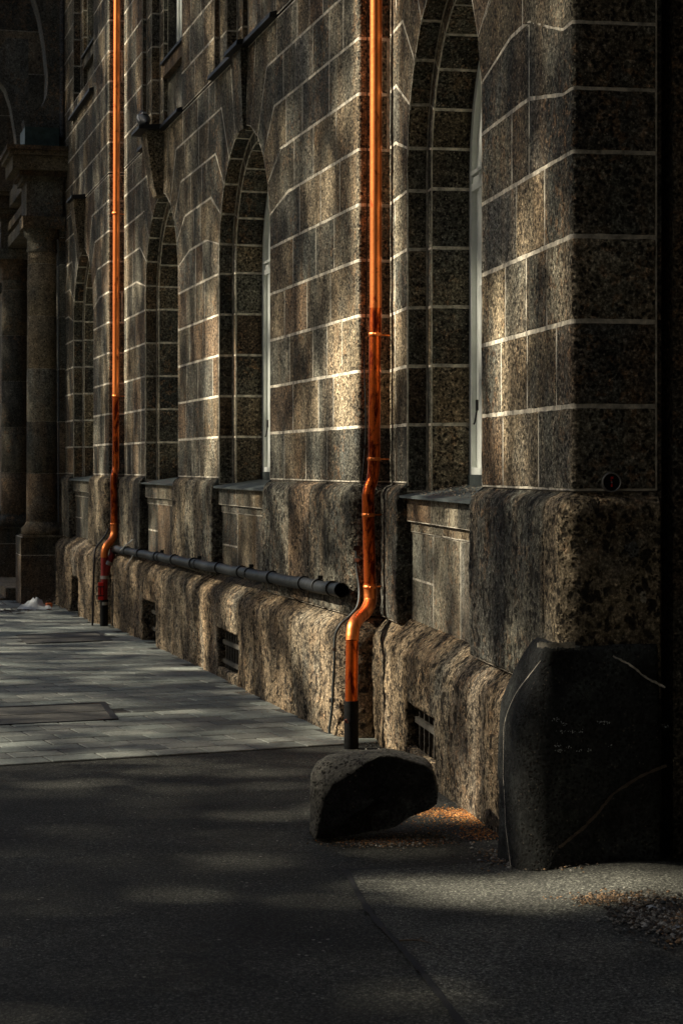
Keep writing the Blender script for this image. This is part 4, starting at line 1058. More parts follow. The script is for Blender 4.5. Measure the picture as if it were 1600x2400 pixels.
for b0 in (0.0, 3.82):
    blocks(pil, 0.215, 0.62, b0 - 0.12, b0 + 0.5, [0.735] + col_z[1:-1] + [4.6, 4.85])
    blocks(pil, 0.215, 0.66, b0 - 0.19, b0 + 0.5, [-0.3, 0.50, 0.735])
    pbox(pil, 0.21, 0.62, b0 - 0.16, b0 + 0.5, 4.72, 4.84)
    pbox(pil, 0.21, 0.62, b0 - 0.15, b0 + 0.5, 4.55, 4.58)
    pbox(pil, 0.21, 0.62, b0 - 0.17, b0 + 0.5, 0.77, 0.86)
# wall between and behind the columns, with a deep door recess
blocks(pil, 0.60, 1.1, -0.05, 1.3, [-0.3] + [0.2 + 0.67 * k for k in range(20)])
blocks(pil, 0.60, 1.1, 2.9, 5.2, [-0.3] + [0.2 + 0.67 * k for k in range(20)])
blocks(pil, 0.60, 1.1, 1.3, 2.9, [3.9, 4.4, 4.85] + [5.3 + 0.67 * k for k in range(12)])
blocks(pil, 0.60, 1.1, 5.2, 60, [-0.3] + [0.2 + 0.67 * k for k in range(20)])
blocks(pil, -0.15, 0.62, 5.4, 60, [5.8 + 0.67 * k for k in range(12)])
pil.build('portal_wall', [M['slab'], M['mortar']], bl)
w = MB(); pbox(w, 1.0, 1.05, 1.2, 3.0, -0.3, 4.0)
for k in range(3): pbox(w, 0.96, 1.0, 1.35 + 0.52 * k, 1.75 + 0.52 * k, 0.3, 3.6)
w.build('portal_door', M['wood'], bl)
en = MB()
def ent(a0, a1, b0, b1):
    pbox(en, a0, a1, b0, b1, 4.85, 5.30)
    for (k, z0, z1) in ((0.05, 5.30, 5.36), (0.10, 5.362, 5.42), (0.19, 5.425, 5.60), (0.24, 5.605, 5.66), (0.27, 5.665, 5.72)):
        pbox(en, a0 - k, a1 + (0.0 if a1 > 0.5 else k * 0.4), b0 - k, b1 + k, z0, z1)
ent(-0.22, 0.24, -0.22, 0.45); ent(0.245, 0.66, -0.12, 4.2); ent(-0.22, 0.24, 3.6, 4.25)
# sloping pediment pieces between the two columns
for (z, th, b0, b1) in ((4.86, 0.16, 0.46, 3.6), (5.1, 0.12, 0.46, 3.6), (5.42, 0.22, 0.73, 3.33)):
    pbox(en, -0.12, 0.24, b0, b1, z, z + th)
en.build('entablature', M['slab'], bl)
w = MB(); pbox(w, -0.28, 0.24, -0.27, 0.5, 5.725, 5.76); pbox(w, -0.24, 0.20, -0.2, 0.4, 5.76, 6.0); w.build('copper_cap', M['greenroof'], bl)
# scrolled buttress above the cap
w = MB(); prof = []
for (a, z) in ((0.22, 6.01), (-0.22, 6.01), (-0.24, 6.12), (-0.12, 6.20), (0.0, 6.30), (0.06, 6.45), (0.07, 6.7), (0.03, 7.1), (-0.04, 7.5), (-0.12, 7.75), (-0.2, 7.85), (-0.22, 8.3), (-0.1, 8.5), (0.22, 8.5)): prof.append((a, z))
n = len(prof); vs = [P3(a, -0.06, z) for a, z in prof] + [P3(a, 0.30, z) for a, z in prof]
w.add(vs, [tuple(range(n - 1, -1, -1)), tuple(range(n, 2 * n))] + [(i, (i + 1) % n, n + (i + 1) % n, n + i) for i in range(n)], 0, DK()); w.build('scroll_buttress', M['slab'], bl)
w = MB(); vs = [P3(a - 0.02, 3.76, z - 0.5) for a, z in prof] + [P3(a - 0.02, 4.1, z - 0.5) for a, z in prof]
w.add(vs, [tuple(range(n - 1, -1, -1)), tuple(range(n, 2 * n))] + [(i, (i + 1) % n, n + (i + 1) % n, n + i) for i in range(n)], 0, DK()); w.build('scroll_buttress', M['slab'], bl)
w = MB(); blocks(w, 0.23, 0.64, -0.02, 0.5, [5.73 + 0.67 * k for k in range(6)]); w.tube([P3(0.25, -0.07, 5.9), P3(0.25, -0.07, 9.5)], 0.03, 10); w.build('upper_pier', [M['slab'], M['mortar']], bl)
# steps in front of the door
w = MB(); zg = gz(*P3(-0.5, 1.6, 0).xy)
pbox(w, -0.75, 0.6, 0.7, 3.3, zg - 0.2, zg + 0.05); pbox(w, -0.40, 0.6, 0.75, 3.25, zg + 0.05, zg + 0.18)
w.build('doorstep', M['slab'], bl)

# ------------------------------------------------------------------ ground
w = MB(); xs = [-9 + 0.14 * i for i in range(98)]; ys = [3.5 + 0.14 * j for j in range(200)]
vs = [(x, y, gz(x, y)) for y in ys for x in xs]; nx = len(xs)
w.add(vs, [(j * nx + i, j * nx + i + 1, (j + 1) * nx + i + 1, (j + 1) * nx + i) for j in range(len(ys) - 1) for i in range(nx - 1)], 0, (0, 0, 0), True)
# skirts out to the far distance
X0, X1, Y0, Y1 = xs[0], xs[-1], ys[0], ys[-1]
def gp_(x, y): return (x, y, gz(x, y) if Y0 - 30 < y < Y1 else gz(0, Y1))
for (a, b, c, d) in ((-150, X0, -60, Y0), (X0, X1, -60, Y0), (X1, 60, -60, Y0), (-150, X0, Y0, Y1), (X1, 60, Y0, Y1), (-150, X0, Y1, 200), (X0, X1, Y1, 200), (X1, 60, Y1, 200)):
    w.add([gp_(a, c), gp_(b, c), gp_(b, d), gp_(a, d)], [(0, 1, 2, 3)])
tag(w.build('ground', M['asphalt'], None), kind='structure')

# pavers: rows run at ~19 degrees to the picture
g0 = ground_px(0, 1796); g1 = ground_px(848, 1744)
e1 = (g1 - g0); e1.z = 0; e1.normalize(); e2 = Vector((-e1.y, e1.x, 0))
pv = MB(); PL, PWd = 0.30, 0.215
def inside_street(p):
    for sec, off in ((SB, 0.10), (SA, 0.115), (SC, 0.115)):
        d_ = (p - sec.pts[1]).dot(sec.out); u_ = (p - sec.pts[1]).dot(-sec.d); L = sec.sb - sec.sa
        if -0.45 < u_ < L + 0.1 and d_ < off - 0.02: return False
    q = (p - pc0); a_ = q.dot(T2); b_ = q.dot(D2)
    if b_ > -0.2 and a_ > -0.25: return False
    return True
M1 = (ground_px(-60, 1665), ground_px(240, 1652), ground_px(268, 1689), ground_px(-60, 1705))
def in_quad(p, q):
    s = 0
    for i in range(4):
        a, b = q[i], q[(i + 1) % 4]; c = (b.x - a.x) * (p.y - a.y) - (b.y - a.y) * (p.x - a.x)
        if i == 0: s = c
        elif s * c < 0: return False
    return True
M2 = (ground_px(40, 1492), ground_px(225, 1484), ground_px(258, 1503), ground_px(62, 1511))
q0 = g0.copy()
shp = [(0.20, 0.22, 0.195), (0.18, 0.195, 0.175), (0.23, 0.24, 0.21), (0.16, 0.172, 0.155), (0.205, 0.21, 0.185)]
for r in range(0, 84):
    off = (r % 2) * PL / 2 + random.uniform(-0.02, 0.02)
    for k in range(-30, 22):
        cx = q0 + e1 * (k * PL + off + PL / 2) + e2 * (r * PWd + PWd / 2)
        if cx.x < -7.5 or cx.x > 1.2 or cx.y > 29: continue
        if abs(cx.x / cx.y) > 0.2 + 0.02 and cx.y < 12: continue
        if not inside_street(cx) or in_quad(cx, M1) or in_quad(cx, M2): continue
        kf = random.uniform(0.66, 1.0); t = tuple(v * kf for v in random.choice(shp))
        dz = random.uniform(-0.0012, 0.0012); h = 0.009; gg = 0.0055; bv = 0.004
        ti = [random.uniform(-0.001, 0.001) for _ in range(4)]
        cs = [(-1, -1), (1, -1), (1, 1), (-1, 1)]
        def V(a, b, ins_, hh, i):
            p = cx + e1 * a * (PL / 2 - gg - ins_) + e2 * b * (PWd / 2 - gg - ins_); return (p.x, p.y, gz(p.x, p.y) + hh + dz + ti[i])
        vs = [V(a, b, bv, h, i) for i, (a, b) in enumerate(cs)] + [V(a, b, 0, h - 0.004, i) for i, (a, b) in enumerate(cs)] + [V(a, b, 0, -0.01, i) for i, (a, b) in enumerate(cs)]
        pv.add(vs, [(0, 1, 2, 3)] + [(i, 4 + i, 4 + (i + 1) % 4, (i + 1) % 4) for i in range(4)] + [(4 + i, 8 + i, 8 + (i + 1) % 4, 4 + (i + 1) % 4) for i in range(4)], 0, t)
# sand bed between the pavers
bed = []
tag(pv.build('pavement', M['paver'], None), kind='structure')
w = MB(); a = q0 - e1 * 6; nn = 60
vs = []
for j in range(nn + 1):
    for i in range(31):
        p = q0 + e1 * (-7 + i * 0.34) + e2 * (j * 0.3); vs.append((p.x, p.y, gz(p.x, p.y) + 0.0045))
fs = []
for j in range(nn):
    for i in range(30):
        c_ = Vector(vs[j * 31 + i]);
        if c_.y < 29.5: fs.append((j * 31 + i, j * 31 + i + 1, (j + 1) * 31 + i + 1, (j + 1) * 31 + i))
w.add(vs, fs); tag(w.build('pavement_bed', simple('sandy_bed', (0.03, 0.027, 0.022), 0.95, 0, 0.003, 40, 0.5), None), kind='structure')
# covers
def cover(q, label, h=0.012, slot=False, planks=2):
    c = sum(q, Vector()) / 4; rt = root('access_cover', tuple(c), label, 'access cover', 'access covers in the pavement')
    def L(u, v_): return (q[0] * (1 - u) + q[1] * u) * (1 - v_) + (q[3] * (1 - u) + q[2] * u) * v_
    w = MB()
    for k in range(planks):
        a0, a1 = k / planks + 0.012, (k + 1) / planks - 0.012
        vs = [L(0.0, a0), L(0.985, a0), L(0.985, a1), L(0.0, a1)]; vs = [Vector((v.x, v.y, gz(v.x, v.y) + h)) for v in vs] + [Vector((v.x, v.y, gz(v.x, v.y) - 0.01)) for v in vs]
        w.add(vs, [(0, 1, 2, 3), (0, 4, 5, 1), (1, 5, 6, 2), (2, 6, 7, 3), (3, 7, 4, 0)])
    w.build('cover_plate', simple('worn_cover', (0.062, 0.058, 0.048), 0.75, 0, 0.003, 26, 0.5), rt)
    w = MB()
    ed = [(L(-0.0, -0.03), L(1.03, -0.03), L(1.03, 0.0), L(0, 0.0)), (L(0, 1.0), L(1.03, 1.0), L(1.03, 1.05), L(0, 1.05)), (L(0.985, -0.03), L(1.03, -0.03), L(1.03, 1.03), L(0.985, 1.03))]
    for e in ed:
        vs = [Vector((v.x, v.y, gz(v.x, v.y) + h + 0.003)) for v in e] + [Vector((v.x, v.y, gz(v.x, v.y) - 0.01)) for v in e]
        w.add(vs, [(0, 1, 2, 3), (0, 4, 5, 1), (1, 5, 6, 2), (2, 6, 7, 3), (3, 7, 4, 0)])
    w.build('cover_frame', M['blackmetal'], rt)
    if slot:
        w = MB(); e = (L(0.38, 0.42), L(0.72, 0.40), L(0.72, 0.52), L(0.38, 0.54))
        w.add([Vector((v.x, v.y, gz(v.x, v.y) + h + 0.004)) for v in e], [(0, 1, 2, 3)]); w.build('grip_slot', M['tar'], rt)
cover([M1[3], M1[2], M1[1], M1[0]], 'wide dark access cover at the left edge with a broken right border')
cover([M2[3], M2[2], M2[1], M2[0]], 'smaller dark access cover with a black grip slot, farther off in the pavers', slot=True)

# concrete apron and tar joints in the foreground
apx = [(812, 2046), (851, 2117), (887, 2168), (953, 2240), (1014, 2316), (1075, 2398), (1160, 2520)]
left = [ground_px(x, y) for x, y in apx]
topl = [ground_px(812 + (1190 - 812) * k / 6, 2046 - 26 * k / 6) for k in range(7)]
w = MB(); vs = []; fs = []
rows_ = 20
def edge_at(Yq):
    for i in range(len(left) - 1):
        if left[i].y >= Yq >= left[i + 1].y:
            t = (left[i].y - Yq) / (left[i].y - left[i + 1].y); return left[i].x + t * (left[i + 1].x - left[i].x)
    return left[-1].x
ytop = lambda x: left[0].y + (x - left[0].x) * (topl[-1].y - left[0].y) / (topl[-1].x - left[0].x)
NX, NY = 24, 26
for j in range(NY + 1):
    for i in range(NX + 1):
        u = i / NX; t = j / NY
        Yq = left[0].y * (1 - t) + 4.2 * t
        xl = edge_at(Yq); x = xl + (2.6 - xl) * u; y = Yq + (ytop(x) - left[0].y) * (1 - t)
        vs.append((x, y, gz(x, y) + 0.009))
fs = [(j * (NX + 1) + i, (j + 1) * (NX + 1) + i, (j + 1) * (NX + 1) + i + 1, j * (NX + 1) + i + 1) for j in range(NY) for i in range(NX)]
w.add(vs, fs, 0, (0, 0, 0), True)
o = len(w.v); sk = [(j * (NX + 1)) for j in range(NY + 1)]
w.add([vs[k] for k in sk] + [(vs[k][0], vs[k][1], vs[k][2] - 0.02) for k in sk], [(i, i + NY + 1, i + NY + 2, i + 1) for i in range(NY)])
tag(w.build('concrete_apron', M['apron'], None), kind='structure')
w = MB(); wd = 0.012
def strip(P, wd, h):
    P = [p for p in smooth_path(P, 8)]; vs = []
    for i, p in enumerate(P):
        d = (P[min(i + 1, len(P) - 1)] - P[max(i - 1, 0)]); d.z = 0; d.normalize(); nn_ = Vector((-d.y, d.x, 0)); k = wd * random.uniform(0.6, 1.3)
        for s_ in (-1, 1): q = p + nn_ * s_ * k; vs.append((q.x, q.y, gz(q.x, q.y) + h))
    w.add(vs, [(2 * i, 2 * i + 1, 2 * i + 3, 2 * i + 2) for i in range(len(P) - 1)])
strip([p + Vector((-0.004, 0, 0)) for p in left], wd, 0.0125); strip(topl, 0.008, 0.0125)
tag(w.build('tar_joint', M['tar'], None), kind='structure')

# ------------------------------------------------------------------ fallen half-round stone
ol = [(120, 838), (135, 740), (150, 640), (180, 540), (245, 430), (310, 395), (380, 360), (480, 280), (580, 235), (650, 226), (720, 228), (830, 260), (950, 297), (985, 330), (1008, 400), (1025, 490), (1015, 580), (950, 620), (830, 670), (760, 710), (700, 745), (560, 785), (400, 812), (260, 830)]
oln = []
for i in range(len(ol)):
    a, b = ol[i], ol[(i + 1) % len(ol)]; n = max(1, int(math.dist(a, b) / 28))
    for k in range(n): oln.append((a[0] + (b[0] - a[0]) * k / n, a[1] + (b[1] - a[1]) * k / n))
YR = 8.17
front = [at(700 + x / 3.136, YR - 0.05 * max(0, (600 - x)) / 600, y=1700 + y / 3.136) for x, y in oln]
cx_ = sum((p.x for p in front)) / len(front); cz_ = sum((p.z for p in front)) / len(front)
w = MB(); rings = []
ob_ = [(78, 826), (76, 740), (75, 640), (75, 500), (90, 400), (130, 330), (200, 280), (300, 252), (500, 232)] + ol[9:]
obn = []
for i in range(len(ol)):
    a, b = ol[i], ol[(i + 1) % len(ol)]; c, d = ob_[i], ob_[(i + 1) % len(ol)]; n = max(1, int(math.dist(a, b) / 28))
    for k in range(n): obn.append((c[0] + (d[0] - c[0]) * k / n, c[1] + (d[1] - c[1]) * k / n))
dlt = [((u[0] - v[0]) / 3.136 / 546, -(u[1] - v[1]) / 3.136 / 546) for u, v in zip(obn, oln)]
def ringf(k, dy, dx, sc, zs=1.0, bev=0):
    out = []
    tt = 0.0 if dy <= 0.003 else min(1.0, dy / 0.12 + 0.12)
    for p0, (ddx, ddz) in zip(front, dlt):
        p = p0 + Vector((ddx * tt, 0, ddz * tt))
        q = Vector((cx_ + (p.x - cx_) * sc + dx, p.y + dy, cz_ + (p.z - cz_) * sc * zs))
        q += Vector((random.uniform(-1, 1), 0, random.uniform(-1, 1))) * 0.0015
        h = noise.fractal(q * 9, 0.8, 2.1, 4) * 0.006
        r = (q - Vector((cx_, q.y, cz_))).normalized(); q += r * h; out.append(q)
    return out
N_ = len(front)
caps = [0.0, 0.25, 0.5, 0.72, 0.88, 0.965]
vs = []
for k in caps:
    for p in ringf(0, 0, 0, k if k else 0.001):
        q = p.copy(); q.y = p.y + noise.fractal(Vector((p.x * 14, p.z * 14, 3.3)), 0.8, 2.1, 5) * 0.004 ; vs.append(q)
for (dy, dx, sc, zs) in ((0.0, 0, 1.0, 1), (0.012, 0, 1.0, 1), (0.05, 0, 1.0, 1.0), (0.10, 0, 1.0, 1.0), (0.14, 0, 1.0, 1.0), (0.20, 0, 0.995, 1.0), (0.25, 0, 0.985, .99), (0.29, 0, 0.95, .96), (0.32, 0, 0.87, .9), (0.33, 0, 0.4, .5)):
    vs += ringf(0, dy, dx, sc, zs)
nr = len(vs) // N_
fs = [(j * N_ + i, j * N_ + (i + 1) % N_, (j + 1) * N_ + (i + 1) % N_, (j + 1) * N_ + i) for j in range(nr - 1) for i in range(N_)]
w.add(vs, fs, 0, (0.15, 0.14, 0.115), True); o_ = len(vs) - N_; w.f.append(tuple(range(o_, o_ + N_))); w.m.append(0); w.sm.append(True)
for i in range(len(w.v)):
    if i < 6 * N_: w.t[i] = (0.022, 0.021, 0.019)  # front tinted near black for its shade, sides paler as if sunlit
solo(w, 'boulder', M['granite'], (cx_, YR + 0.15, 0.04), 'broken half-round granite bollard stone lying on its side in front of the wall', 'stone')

# ------------------------------------------------------------------ grit, seeds, litter
def grains(name, spots, label, cat=None, kind='stuff', seed=3):
    rnd = random.Random(seed); w = MB()
    for (cx, cy, sx, sy, n, r0, r1, cols) in spots:
        for _ in range(n):
            g = ground_px(cx + rnd.gauss(0, sx), cy + rnd.gauss(0, sy))
            r = rnd.uniform(r0, r1); z = g.z + 0.004 + r * 0.4
            if g.x > 0.0 and g.y < ytop(g.x): z += 0.009
            c = rnd.choice(cols); f = rnd.uniform(0.6, 1.2)
            c = tuple(v * f for v in c)
            a = rnd.uniform(0, 6.28); vs = []
            for (u, v_, h) in ((1, 0, 0), (0, 1, 0), (-1, 0, 0), (0, -1, 0), (0, 0, 1), (0, 0, -1)):
                k = rnd.uniform(0.6, 1.3) * r
                vs.append((g.x + (u * math.cos(a) - v_ * math.sin(a)) * k * 1.25, g.y + (u * math.sin(a) + v_ * math.cos(a)) * k, z + h * k * 0.7))
            w.add(vs, [(0, 1, 4), (1, 2, 4), (2, 3, 4), (3, 0, 4), (1, 0, 5), (2, 1, 5), (3, 2, 5), (0, 3, 5)], 0, c)
    ob = w.build(name, M['grains'], None); tag(ob, label, cat, kind=kind); return ob
OR = [(0.70, 0.26, 0.055), (0.55, 0.20, 0.045), (0.85, 0.45, 0.15), (0.40, 0.14, 0.03), (0.35, 0.2, 0.1)]
BR = [(0.20, 0.12, 0.06), (0.10, 0.07, 0.045), (0.35, 0.22, 0.12), (0.05, 0.04, 0.03)]
GR = [(0.25, 0.23, 0.19), (0.12, 0.11, 0.09), (0.4, 0.38, 0.33), (0.06, 0.055, 0.05)]
grains('orange_grit', [(1040, 1906, 46, 5.5, 1100, 0.0018, 0.0045, OR + BR[:2]), (1095, 1912, 30, 7, 450, 0.002, 0.005, OR), (1120, 1930, 26, 14, 380, 0.002, 0.005, OR + BR[:1]), (1130, 1958, 28, 7, 320, 0.002, 0.005, OR), (900, 1975, 60, 4, 500, 0.002, 0.0045, OR + BR), (1060, 1930, 60, 10, 400, 0.0018, 0.004, OR + BR)],
       'orange sandy grit scattered beside the fallen stone')
grains('loose_gravel', [(900, 1977, 75, 6, 700, 0.002, 0.006, BR + GR), (1190, 2010, 35, 9, 700, 0.002, 0.008, BR + GR), (1000, 1965, 80, 9, 300, 0.002, 0.006, GR + BR), (930, 1765, 40, 8, 350, 0.002, 0.007, GR), (830, 1735, 30, 7, 300, 0.002, 0.006, BR + GR),
       (1240, 2030, 60, 10, 400, 0.002, 0.007, BR + GR), (700, 1685, 60, 22, 120, 0.002, 0.006, BR), (560, 1620, 60, 20, 120, 0.002, 0.007, BR)],
       'brown and grey grit lying along the foot of the wall', seed=5)
grains('litter_soil', [(1540, 2150, 50, 20, 1500, 0.002, 0.009, BR[1:2] + BR[3:] + GR), (1590, 2180, 30, 22, 600, 0.002, 0.011, BR + GR), (1440, 2115, 60, 8, 700, 0.002, 0.006, BR)],
       'brown soil and crumbs piled at the gateway edge', seed=8)
# leaf scraps and twigs at lower right
for k, (x0, y0, x1, y1, r, m_, nm, lb) in enumerate(((1490, 2142, 1535, 2128, 0.005, 'litter', 'twig', 'pale twig lying in the soil at the gateway edge, the thickest one'), (1530, 2130, 1558, 2110, 0.003, 'litter', 'twig', 'thin twig pointing up right behind the pale thick twig'), (1462, 2130, 1482, 2134, 0.004, 'bark', 'twig', 'short dark twig left of the pale thick twig'), (935, 2215, 1010, 2221, 0.0035, 'litter', 'twig', 'slim brown twig lying alone across the tar joint in the foreground'), (815, 1795, 850, 1790, 0.004, 'litter', 'twig', 'little dry twig on the asphalt behind the fallen stone'))):
    a, b = ground_px(x0, y0), ground_px(x1, y1); w = MB(); m_mid = (a + b) / 2 + Vector((0.004, 0.006, 0.004)); up = Vector((0, 0, r + 0.012))
    w.tube(smooth_path([a + up, m_mid + up, b + up], 4), [r * 0.5 + r * 0.5 * math.sin(math.pi * i / 8 + 0.4) if i else r for i in range(9)], 6)
    w.tube([m_mid + up, m_mid + up + (b - a) * 0.2 + Vector((0, 0.015, 0.006))], r * 0.5, 5)
    solo(w, nm, M[m_], tuple(a), lb, 'twig', 'twigs on the ground')
def scrap(x, y, sz, m_, lb, cat='litter', nm='litter_scrap'):
    g = ground_px(x, y); w = MB(); n = 5; vs = []
    for j in range(n):
        for i in range(n):
            u, v_ = i / (n - 1) - .5, j / (n - 1) - .5
            vs.append((g.x + u * sz * 1.6 + random.uniform(-.1, .1) * sz, g.y + v_ * sz + random.uniform(-.1, .1) * sz, g.z + 0.016 + sz * (0.18 * math.sin(u * 6 + x) + random.uniform(0, 0.18))))
    w.add(vs, [(j * n + i, j * n + i + 1, (j + 1) * n + i + 1, (j + 1) * n + i) for j in range(n - 1) for i in range(n - 1)], 0, (0, 0, 0), True)
    return solo(w, nm, M[m_], tuple(g), lb, cat)
scrap(1536, 2140, 0.035, 'bag', 'crumpled pale paper scrap beside the thick twig in the gateway soil')
scrap(1469, 2116, 0.018, 'bag', 'tiny white scrap in the soil nearest the guard stone')
scrap(1562, 2128, 0.03, 'lead', 'dark bluish leaf scrap at the right end of the thick twig')
scrap(1592, 2188, 0.03, 'bag', 'pale scrap at the very right edge of the gateway soil')
scrap(1142, 2003, 0.022, 'litter', 'brown curled leaf on the asphalt left of the guard stone foot', 'leaf', 'dry_leaf')
scrap(969, 1943, 0.022, 'litter', 'beige pebble-like crumb in the shade of the fallen stone', 'crumb', 'crumb')

# rubbish by the portal
g = ground_px(80, 1432)
w = MB(); n = 9
def bagp(u, v_):
    ridge = math.exp(-((u - 0.45) ** 2) / 0.045) * (1 - v_) ** 0.8
    x = g.x + (u - 0.5) * 0.46 * (1 - 0.35 * (1 - v_)) ; y = g.y + 0.05 + (1 - v_) * 0.16
    return (x, y, g.z + 0.015 + 0.10 * ridge + 0.05 * abs(math.sin(u * 7 + v_ * 3)) * (1 - v_) + 0.03 * abs(math.sin(u * 17 + 2))*(1 - v_) + 0.02 * noise.noise(Vector((u * 5, v_ * 5, 0))))
vs = [bagp(i / 14, j / 8) for j in range(9) for i in range(15)]
w.add(vs, [(j * 15 + i, j * 15 + i + 1, (j + 1) * 15 + i + 1, (j + 1) * 15 + i) for j in range(8) for i in range(14)], 0, (0, 0, 0), True)
solo(w, 'plastic_bag', M['bag'], tuple(g), 'crumpled white plastic bag lying at the foot of the portal pedestal', 'plastic bag')
g2 = ground_px(115, 1430); w = MB(); w.box(g2 + Vector((0, 0, 0.045)), (0.036, 0.01, 0), (-0.01, 0.03, 0), (0.004, 0, 0.036)); w.box(g2 + Vector((0.0, -0.005, 0.083)), (0.03, 0.008, 0), (-0.012, 0.03, 0), (0.004, 0, 0.003))
solo(w, 'carton', M['orange'], tuple(g2), 'small orange carton next to the white plastic bag', 'carton')
w = MB(); rnd = random.Random(2)
for _ in range(110):
    gg = ground_px(90 + rnd.gauss(0, 28), 1418 + rnd.gauss(0, 5)); h = abs(rnd.gauss(0, 0.09)) * max(0, 1 - abs(gg.x + 3.75) / 0.5)
    a = gg + Vector((0, 0.2, 0.02 + h * 0.4)); d = Vector((rnd.uniform(-1, 1), rnd.uniform(-.5, .5), rnd.uniform(-0.1, 0.7))).normalized() * rnd.uniform(0.05, 0.16)
    w.tube([a, a + d * 0.5 + Vector((0, 0, 0.01)), a + d], [0.004, 0.003, 0.0015], 5)
for _ in range(40):
    gg = ground_px(30 + rnd.gauss(0, 30), 1434 + rnd.gauss(0, 4)); w.tube([gg + Vector((0, 0, .015)), gg + Vector((rnd.uniform(-.1, .1), rnd.uniform(-.05, .05), .02))], 0.004, 5)
solo(w, 'brushwood', M['bark'], tuple(ground_px(100, 1425)), 'tangle of dark twigs and dead stalks heaped behind the white plastic bag', 'twigs', kind='stuff')
scrap(127, 1402, 0.05, 'bag', 'small crumpled white wrapper on the twigs right of the plastic bag', 'wrapper', 'wrapper')
g3 = ground_px(456, 1558); w = MB(); rnd = random.Random(4)
for _ in range(26):
    a = rnd.uniform(0, 6.28); L = rnd.uniform(0.02, 0.05); b = g3 + Vector((math.cos(a) * .01, math.sin(a) * .01, 0.01)); t = b + Vector((math.cos(a) * L * .6, math.sin(a) * L * .6, L)); s_ = Vector((-math.sin(a), math.cos(a), 0)) * 0.006
    w.add([b, b * .5 + t * .5 + s_, t, b * .5 + t * .5 - s_], [(0, 1, 2, 3)])
solo(w, 'weed', M['leaf'], tuple(g3), 'tiny green weed sprouting where the plinth meets the pavers', 'weed')

# ------------------------------------------------------------------ added trees and houses, never seen, shaped to shade the place
patches = []   # holes cut in the crowns for light pools (centre, horizontal radius, vertical radius)
def wp(sec, x, y, off):
    D = sec.D - off; Y = D * FPX / (math.cos(sec.th) * (x - sec.v)); return at(x, Y, y=y)
patches += [(wp(SA, 806, 905, 0), 0.34, 0.42), (wp(SA, 832, 800, 0), 0.22, 0.25), (wp(SB, 1180, 815, 0), 0.26, 0.26), (wp(SB, 1165, 890, 0), 0.2, 0.28), (wp(SA, 498, 900, 0), 0.28, 0.6),
            (wp(SA, 548, 1420, .14), 0.20, 0.26), (wp(SA, 478, 1510, .14), 0.15, 0.5), (wp(SA, 745, 1520, .14), 0.30, 0.42), (wp(SA, 775, 1640, .14), 0.25, 0.2), (wp(SB, 915, 1680, .11), 0.17, 0.3),
            (wp(SB, 1125, 1800, .11), 0.22, 0.5), (ground_px(1230, 2088), 0.26, 0.26), (ground_px(1330, 2100), 0.2, 0.2), (ground_px(1100, 1905), 0.09, 0.12), (ground_px(720, 1668), 0.16, 0.13), (ground_px(1000, 2080), 0.13, 0.15),
            (ground_px(860, 1900), 0.2, 0.16), (wp(SA, 700, 1470, .14), 0.2, 0.2)]
hx = S.cross(Vector((0, 0, 1))).normalized(); vx = hx.cross(S).normalized()
for yy in range(-40, 780, 60): patches.append((at(881, YM, y=yy), 0.22, 0.3))
for yy in range(-40, 900, 60): patches.append((at(272, YL, y=yy), 0.26, 0.5))
for (x, y, Y) in ((866, 1400, 11.3), (832, 1470, 11.0), (824, 1580, 11.0)): patches.append((at(x, Y, y=y), 0.12, 0.16))
def clear(p):
    for c, rh, rv in patches:
        d = p - c
        if (d.dot(hx) / rh) ** 2 + (d.dot(vx) / rv) ** 2 < 1: return True
    return False
rnd = random.Random(11)
RA = Vector((-15.0, 9.0, 0)); RD = Vector((-0.22, 0.975, 0)).normalized(); RN = Vector((RD.y, -RD.x, 0))
trees = []; NT = 5; SP = 5.6
for i in range(NT):
    tpos = RA + RD * (-5.0 + SP * i); lab = ['nearest leafy street tree across the road from the gateway', 'second leafy street tree across the road', 'third leafy street tree across the road', 'fourth leafy street tree across the road', 'farthest leafy street tree across the road'][i]
    rt = root('street_tree', (tpos.x, tpos.y, -0.02), lab, 'tree', 'street trees across the road'); trees.append((rt, tpos))
    w = MB(); t0 = tpos; w.tube(smooth_path([t0, t0 + Vector((0.05, 0, 4)), t0 + Vector((-0.05, 0.1, 9)), t0 + Vector((0, 0, 16)), t0 + Vector((0, 0, 23))], 4), [0.24 - 0.013 * k for k in range(17)], 10)
    for k in range(9):
        a = rnd.uniform(0, 6.28); z = rnd.uniform(9, 19); L = rnd.uniform(1.5, 3.2)
        p = t0 + Vector((0, 0, z)); w.tube([p, p + Vector((math.cos(a) * L * .3, math.sin(a) * L * .6, L * .5)), p + Vector((math.cos(a) * L * .4, math.sin(a) * L, L * 1.0))], [0.07, 0.05, 0.02], 6)
    w.build('trunk', M['bark'], rt)
crowns = [MB() for _ in range(NT)]
NL = 180000
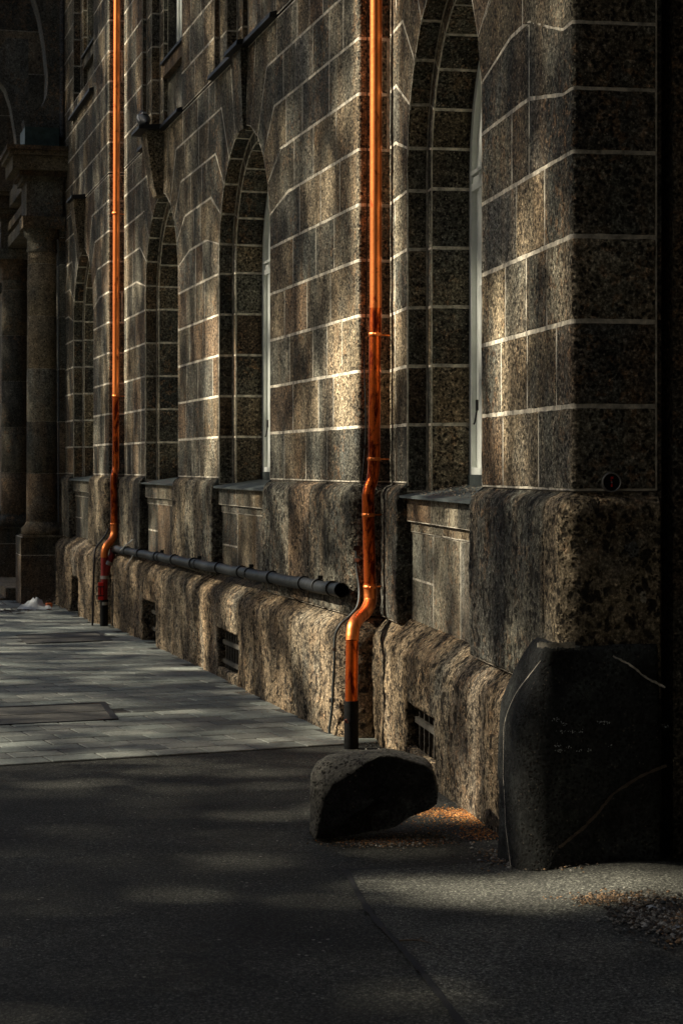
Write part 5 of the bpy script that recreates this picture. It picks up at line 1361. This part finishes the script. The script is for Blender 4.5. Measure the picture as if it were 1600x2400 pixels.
for _ in range(NL):
    u = rnd.uniform(-8.2, 33.0); z = rnd.uniform(9.5, 25.5); vth = rnd.uniform(-1.2, 1.2)
    p = RA + RD * u + RN * vth + Vector((0, 0, z))
    if clear(p): continue
    i = min(NT - 1, max(0, int(round((u + 5.0) / SP))))
    # leaf density is shaped by where each ray's shade lands
    q = p - S * (p.x + 8.6 + 9.5) if False else p
    # gaps follow a slow noise
    gh = p - S * (p.z / S.z)
    keep = 0.47 + 0.15 * noise.noise(Vector((u * 0.5, z * 0.5, 7.7)))
    if gh.x < 1.6 and (gh.y < 6.9 or (gh.x < -1.1 and gh.y < 9.0)): keep = 1.0
    elif gh.x < 0.3 and gh.y < 9.6: keep = 0.84
    if gh.y > 23.5: keep = 0.8
    dd = (p - SA.pts[1]).dot(SA.out) / max(0.1, -(-S).dot(SA.out)); zt = p.z - S.z * dd
    if zt > 4.0: keep += 0.25
    if rnd.random() > keep: continue
    s_ = rnd.uniform(0.07, 0.11); a = Vector((rnd.gauss(0, 1), rnd.gauss(0, 1), rnd.gauss(0, 1))).normalized(); b = a.cross(Vector((rnd.gauss(0, 1), rnd.gauss(0, 1), rnd.gauss(0, 1)))).normalized()
    crowns[i].add([p - a * s_ * 1.3, p + b * s_, p + a * s_ * 1.3, p - b * s_], [(0, 1, 2, 3)])
for (rt, _), cr in zip(trees, crowns): cr.build('crown', M['leaf'], rt)

def plain_house(name, loc, hx_, hy_, h, label):  # added block that cuts off sky light, never in view
    rt = root(name, loc, label, 'building'); w = MB(); c = Vector(loc)
    w.box(c + Vector((0, 0, h / 2)), (hx_, 0, 0), (0, hy_, 0), (0, 0, h / 2)); w.build('wall', M['render'], rt)
    w = MB()
    side = 1 if hy_ > hx_ else 0
    nwin = int(max(hx_, hy_) / 1.6)
    for k in range(nwin):
        for z in range(int(h // 3.3)):
            q = -max(hx_, hy_) + 1.6 + k * 3.2
            w = MB()
            if side: w.box(c + Vector((hx_, q, 1.8 + z * 3.3)), (0.04, 0, 0), (0, 0.55, 0), (0, 0, 0.85))
            else: w.box(c + Vector((q, hy_, 1.8 + z * 3.3)), (0.55, 0, 0), (0, 0.04, 0), (0, 0, 0.85))
            w.build('window', M['glass'], rt)
    w = MB(); w.box(c + Vector((0, 0, h + 0.15)), (hx_ + 0.3, 0, 0), (0, hy_ + 0.3, 0), (0, 0, 0.15)); w.build('roof', M['blackmetal'], rt)
plain_house('town_house', (-34.0, 12.0, -0.1), 4.0, 34.0, 12.0, 'long grey rendered house across the road behind the trees')
plain_house('town_house', (-4.0, -5.5, -0.1), 16.0, 3.0, 28.0, 'tall grey rendered house closing the street behind the photographer')
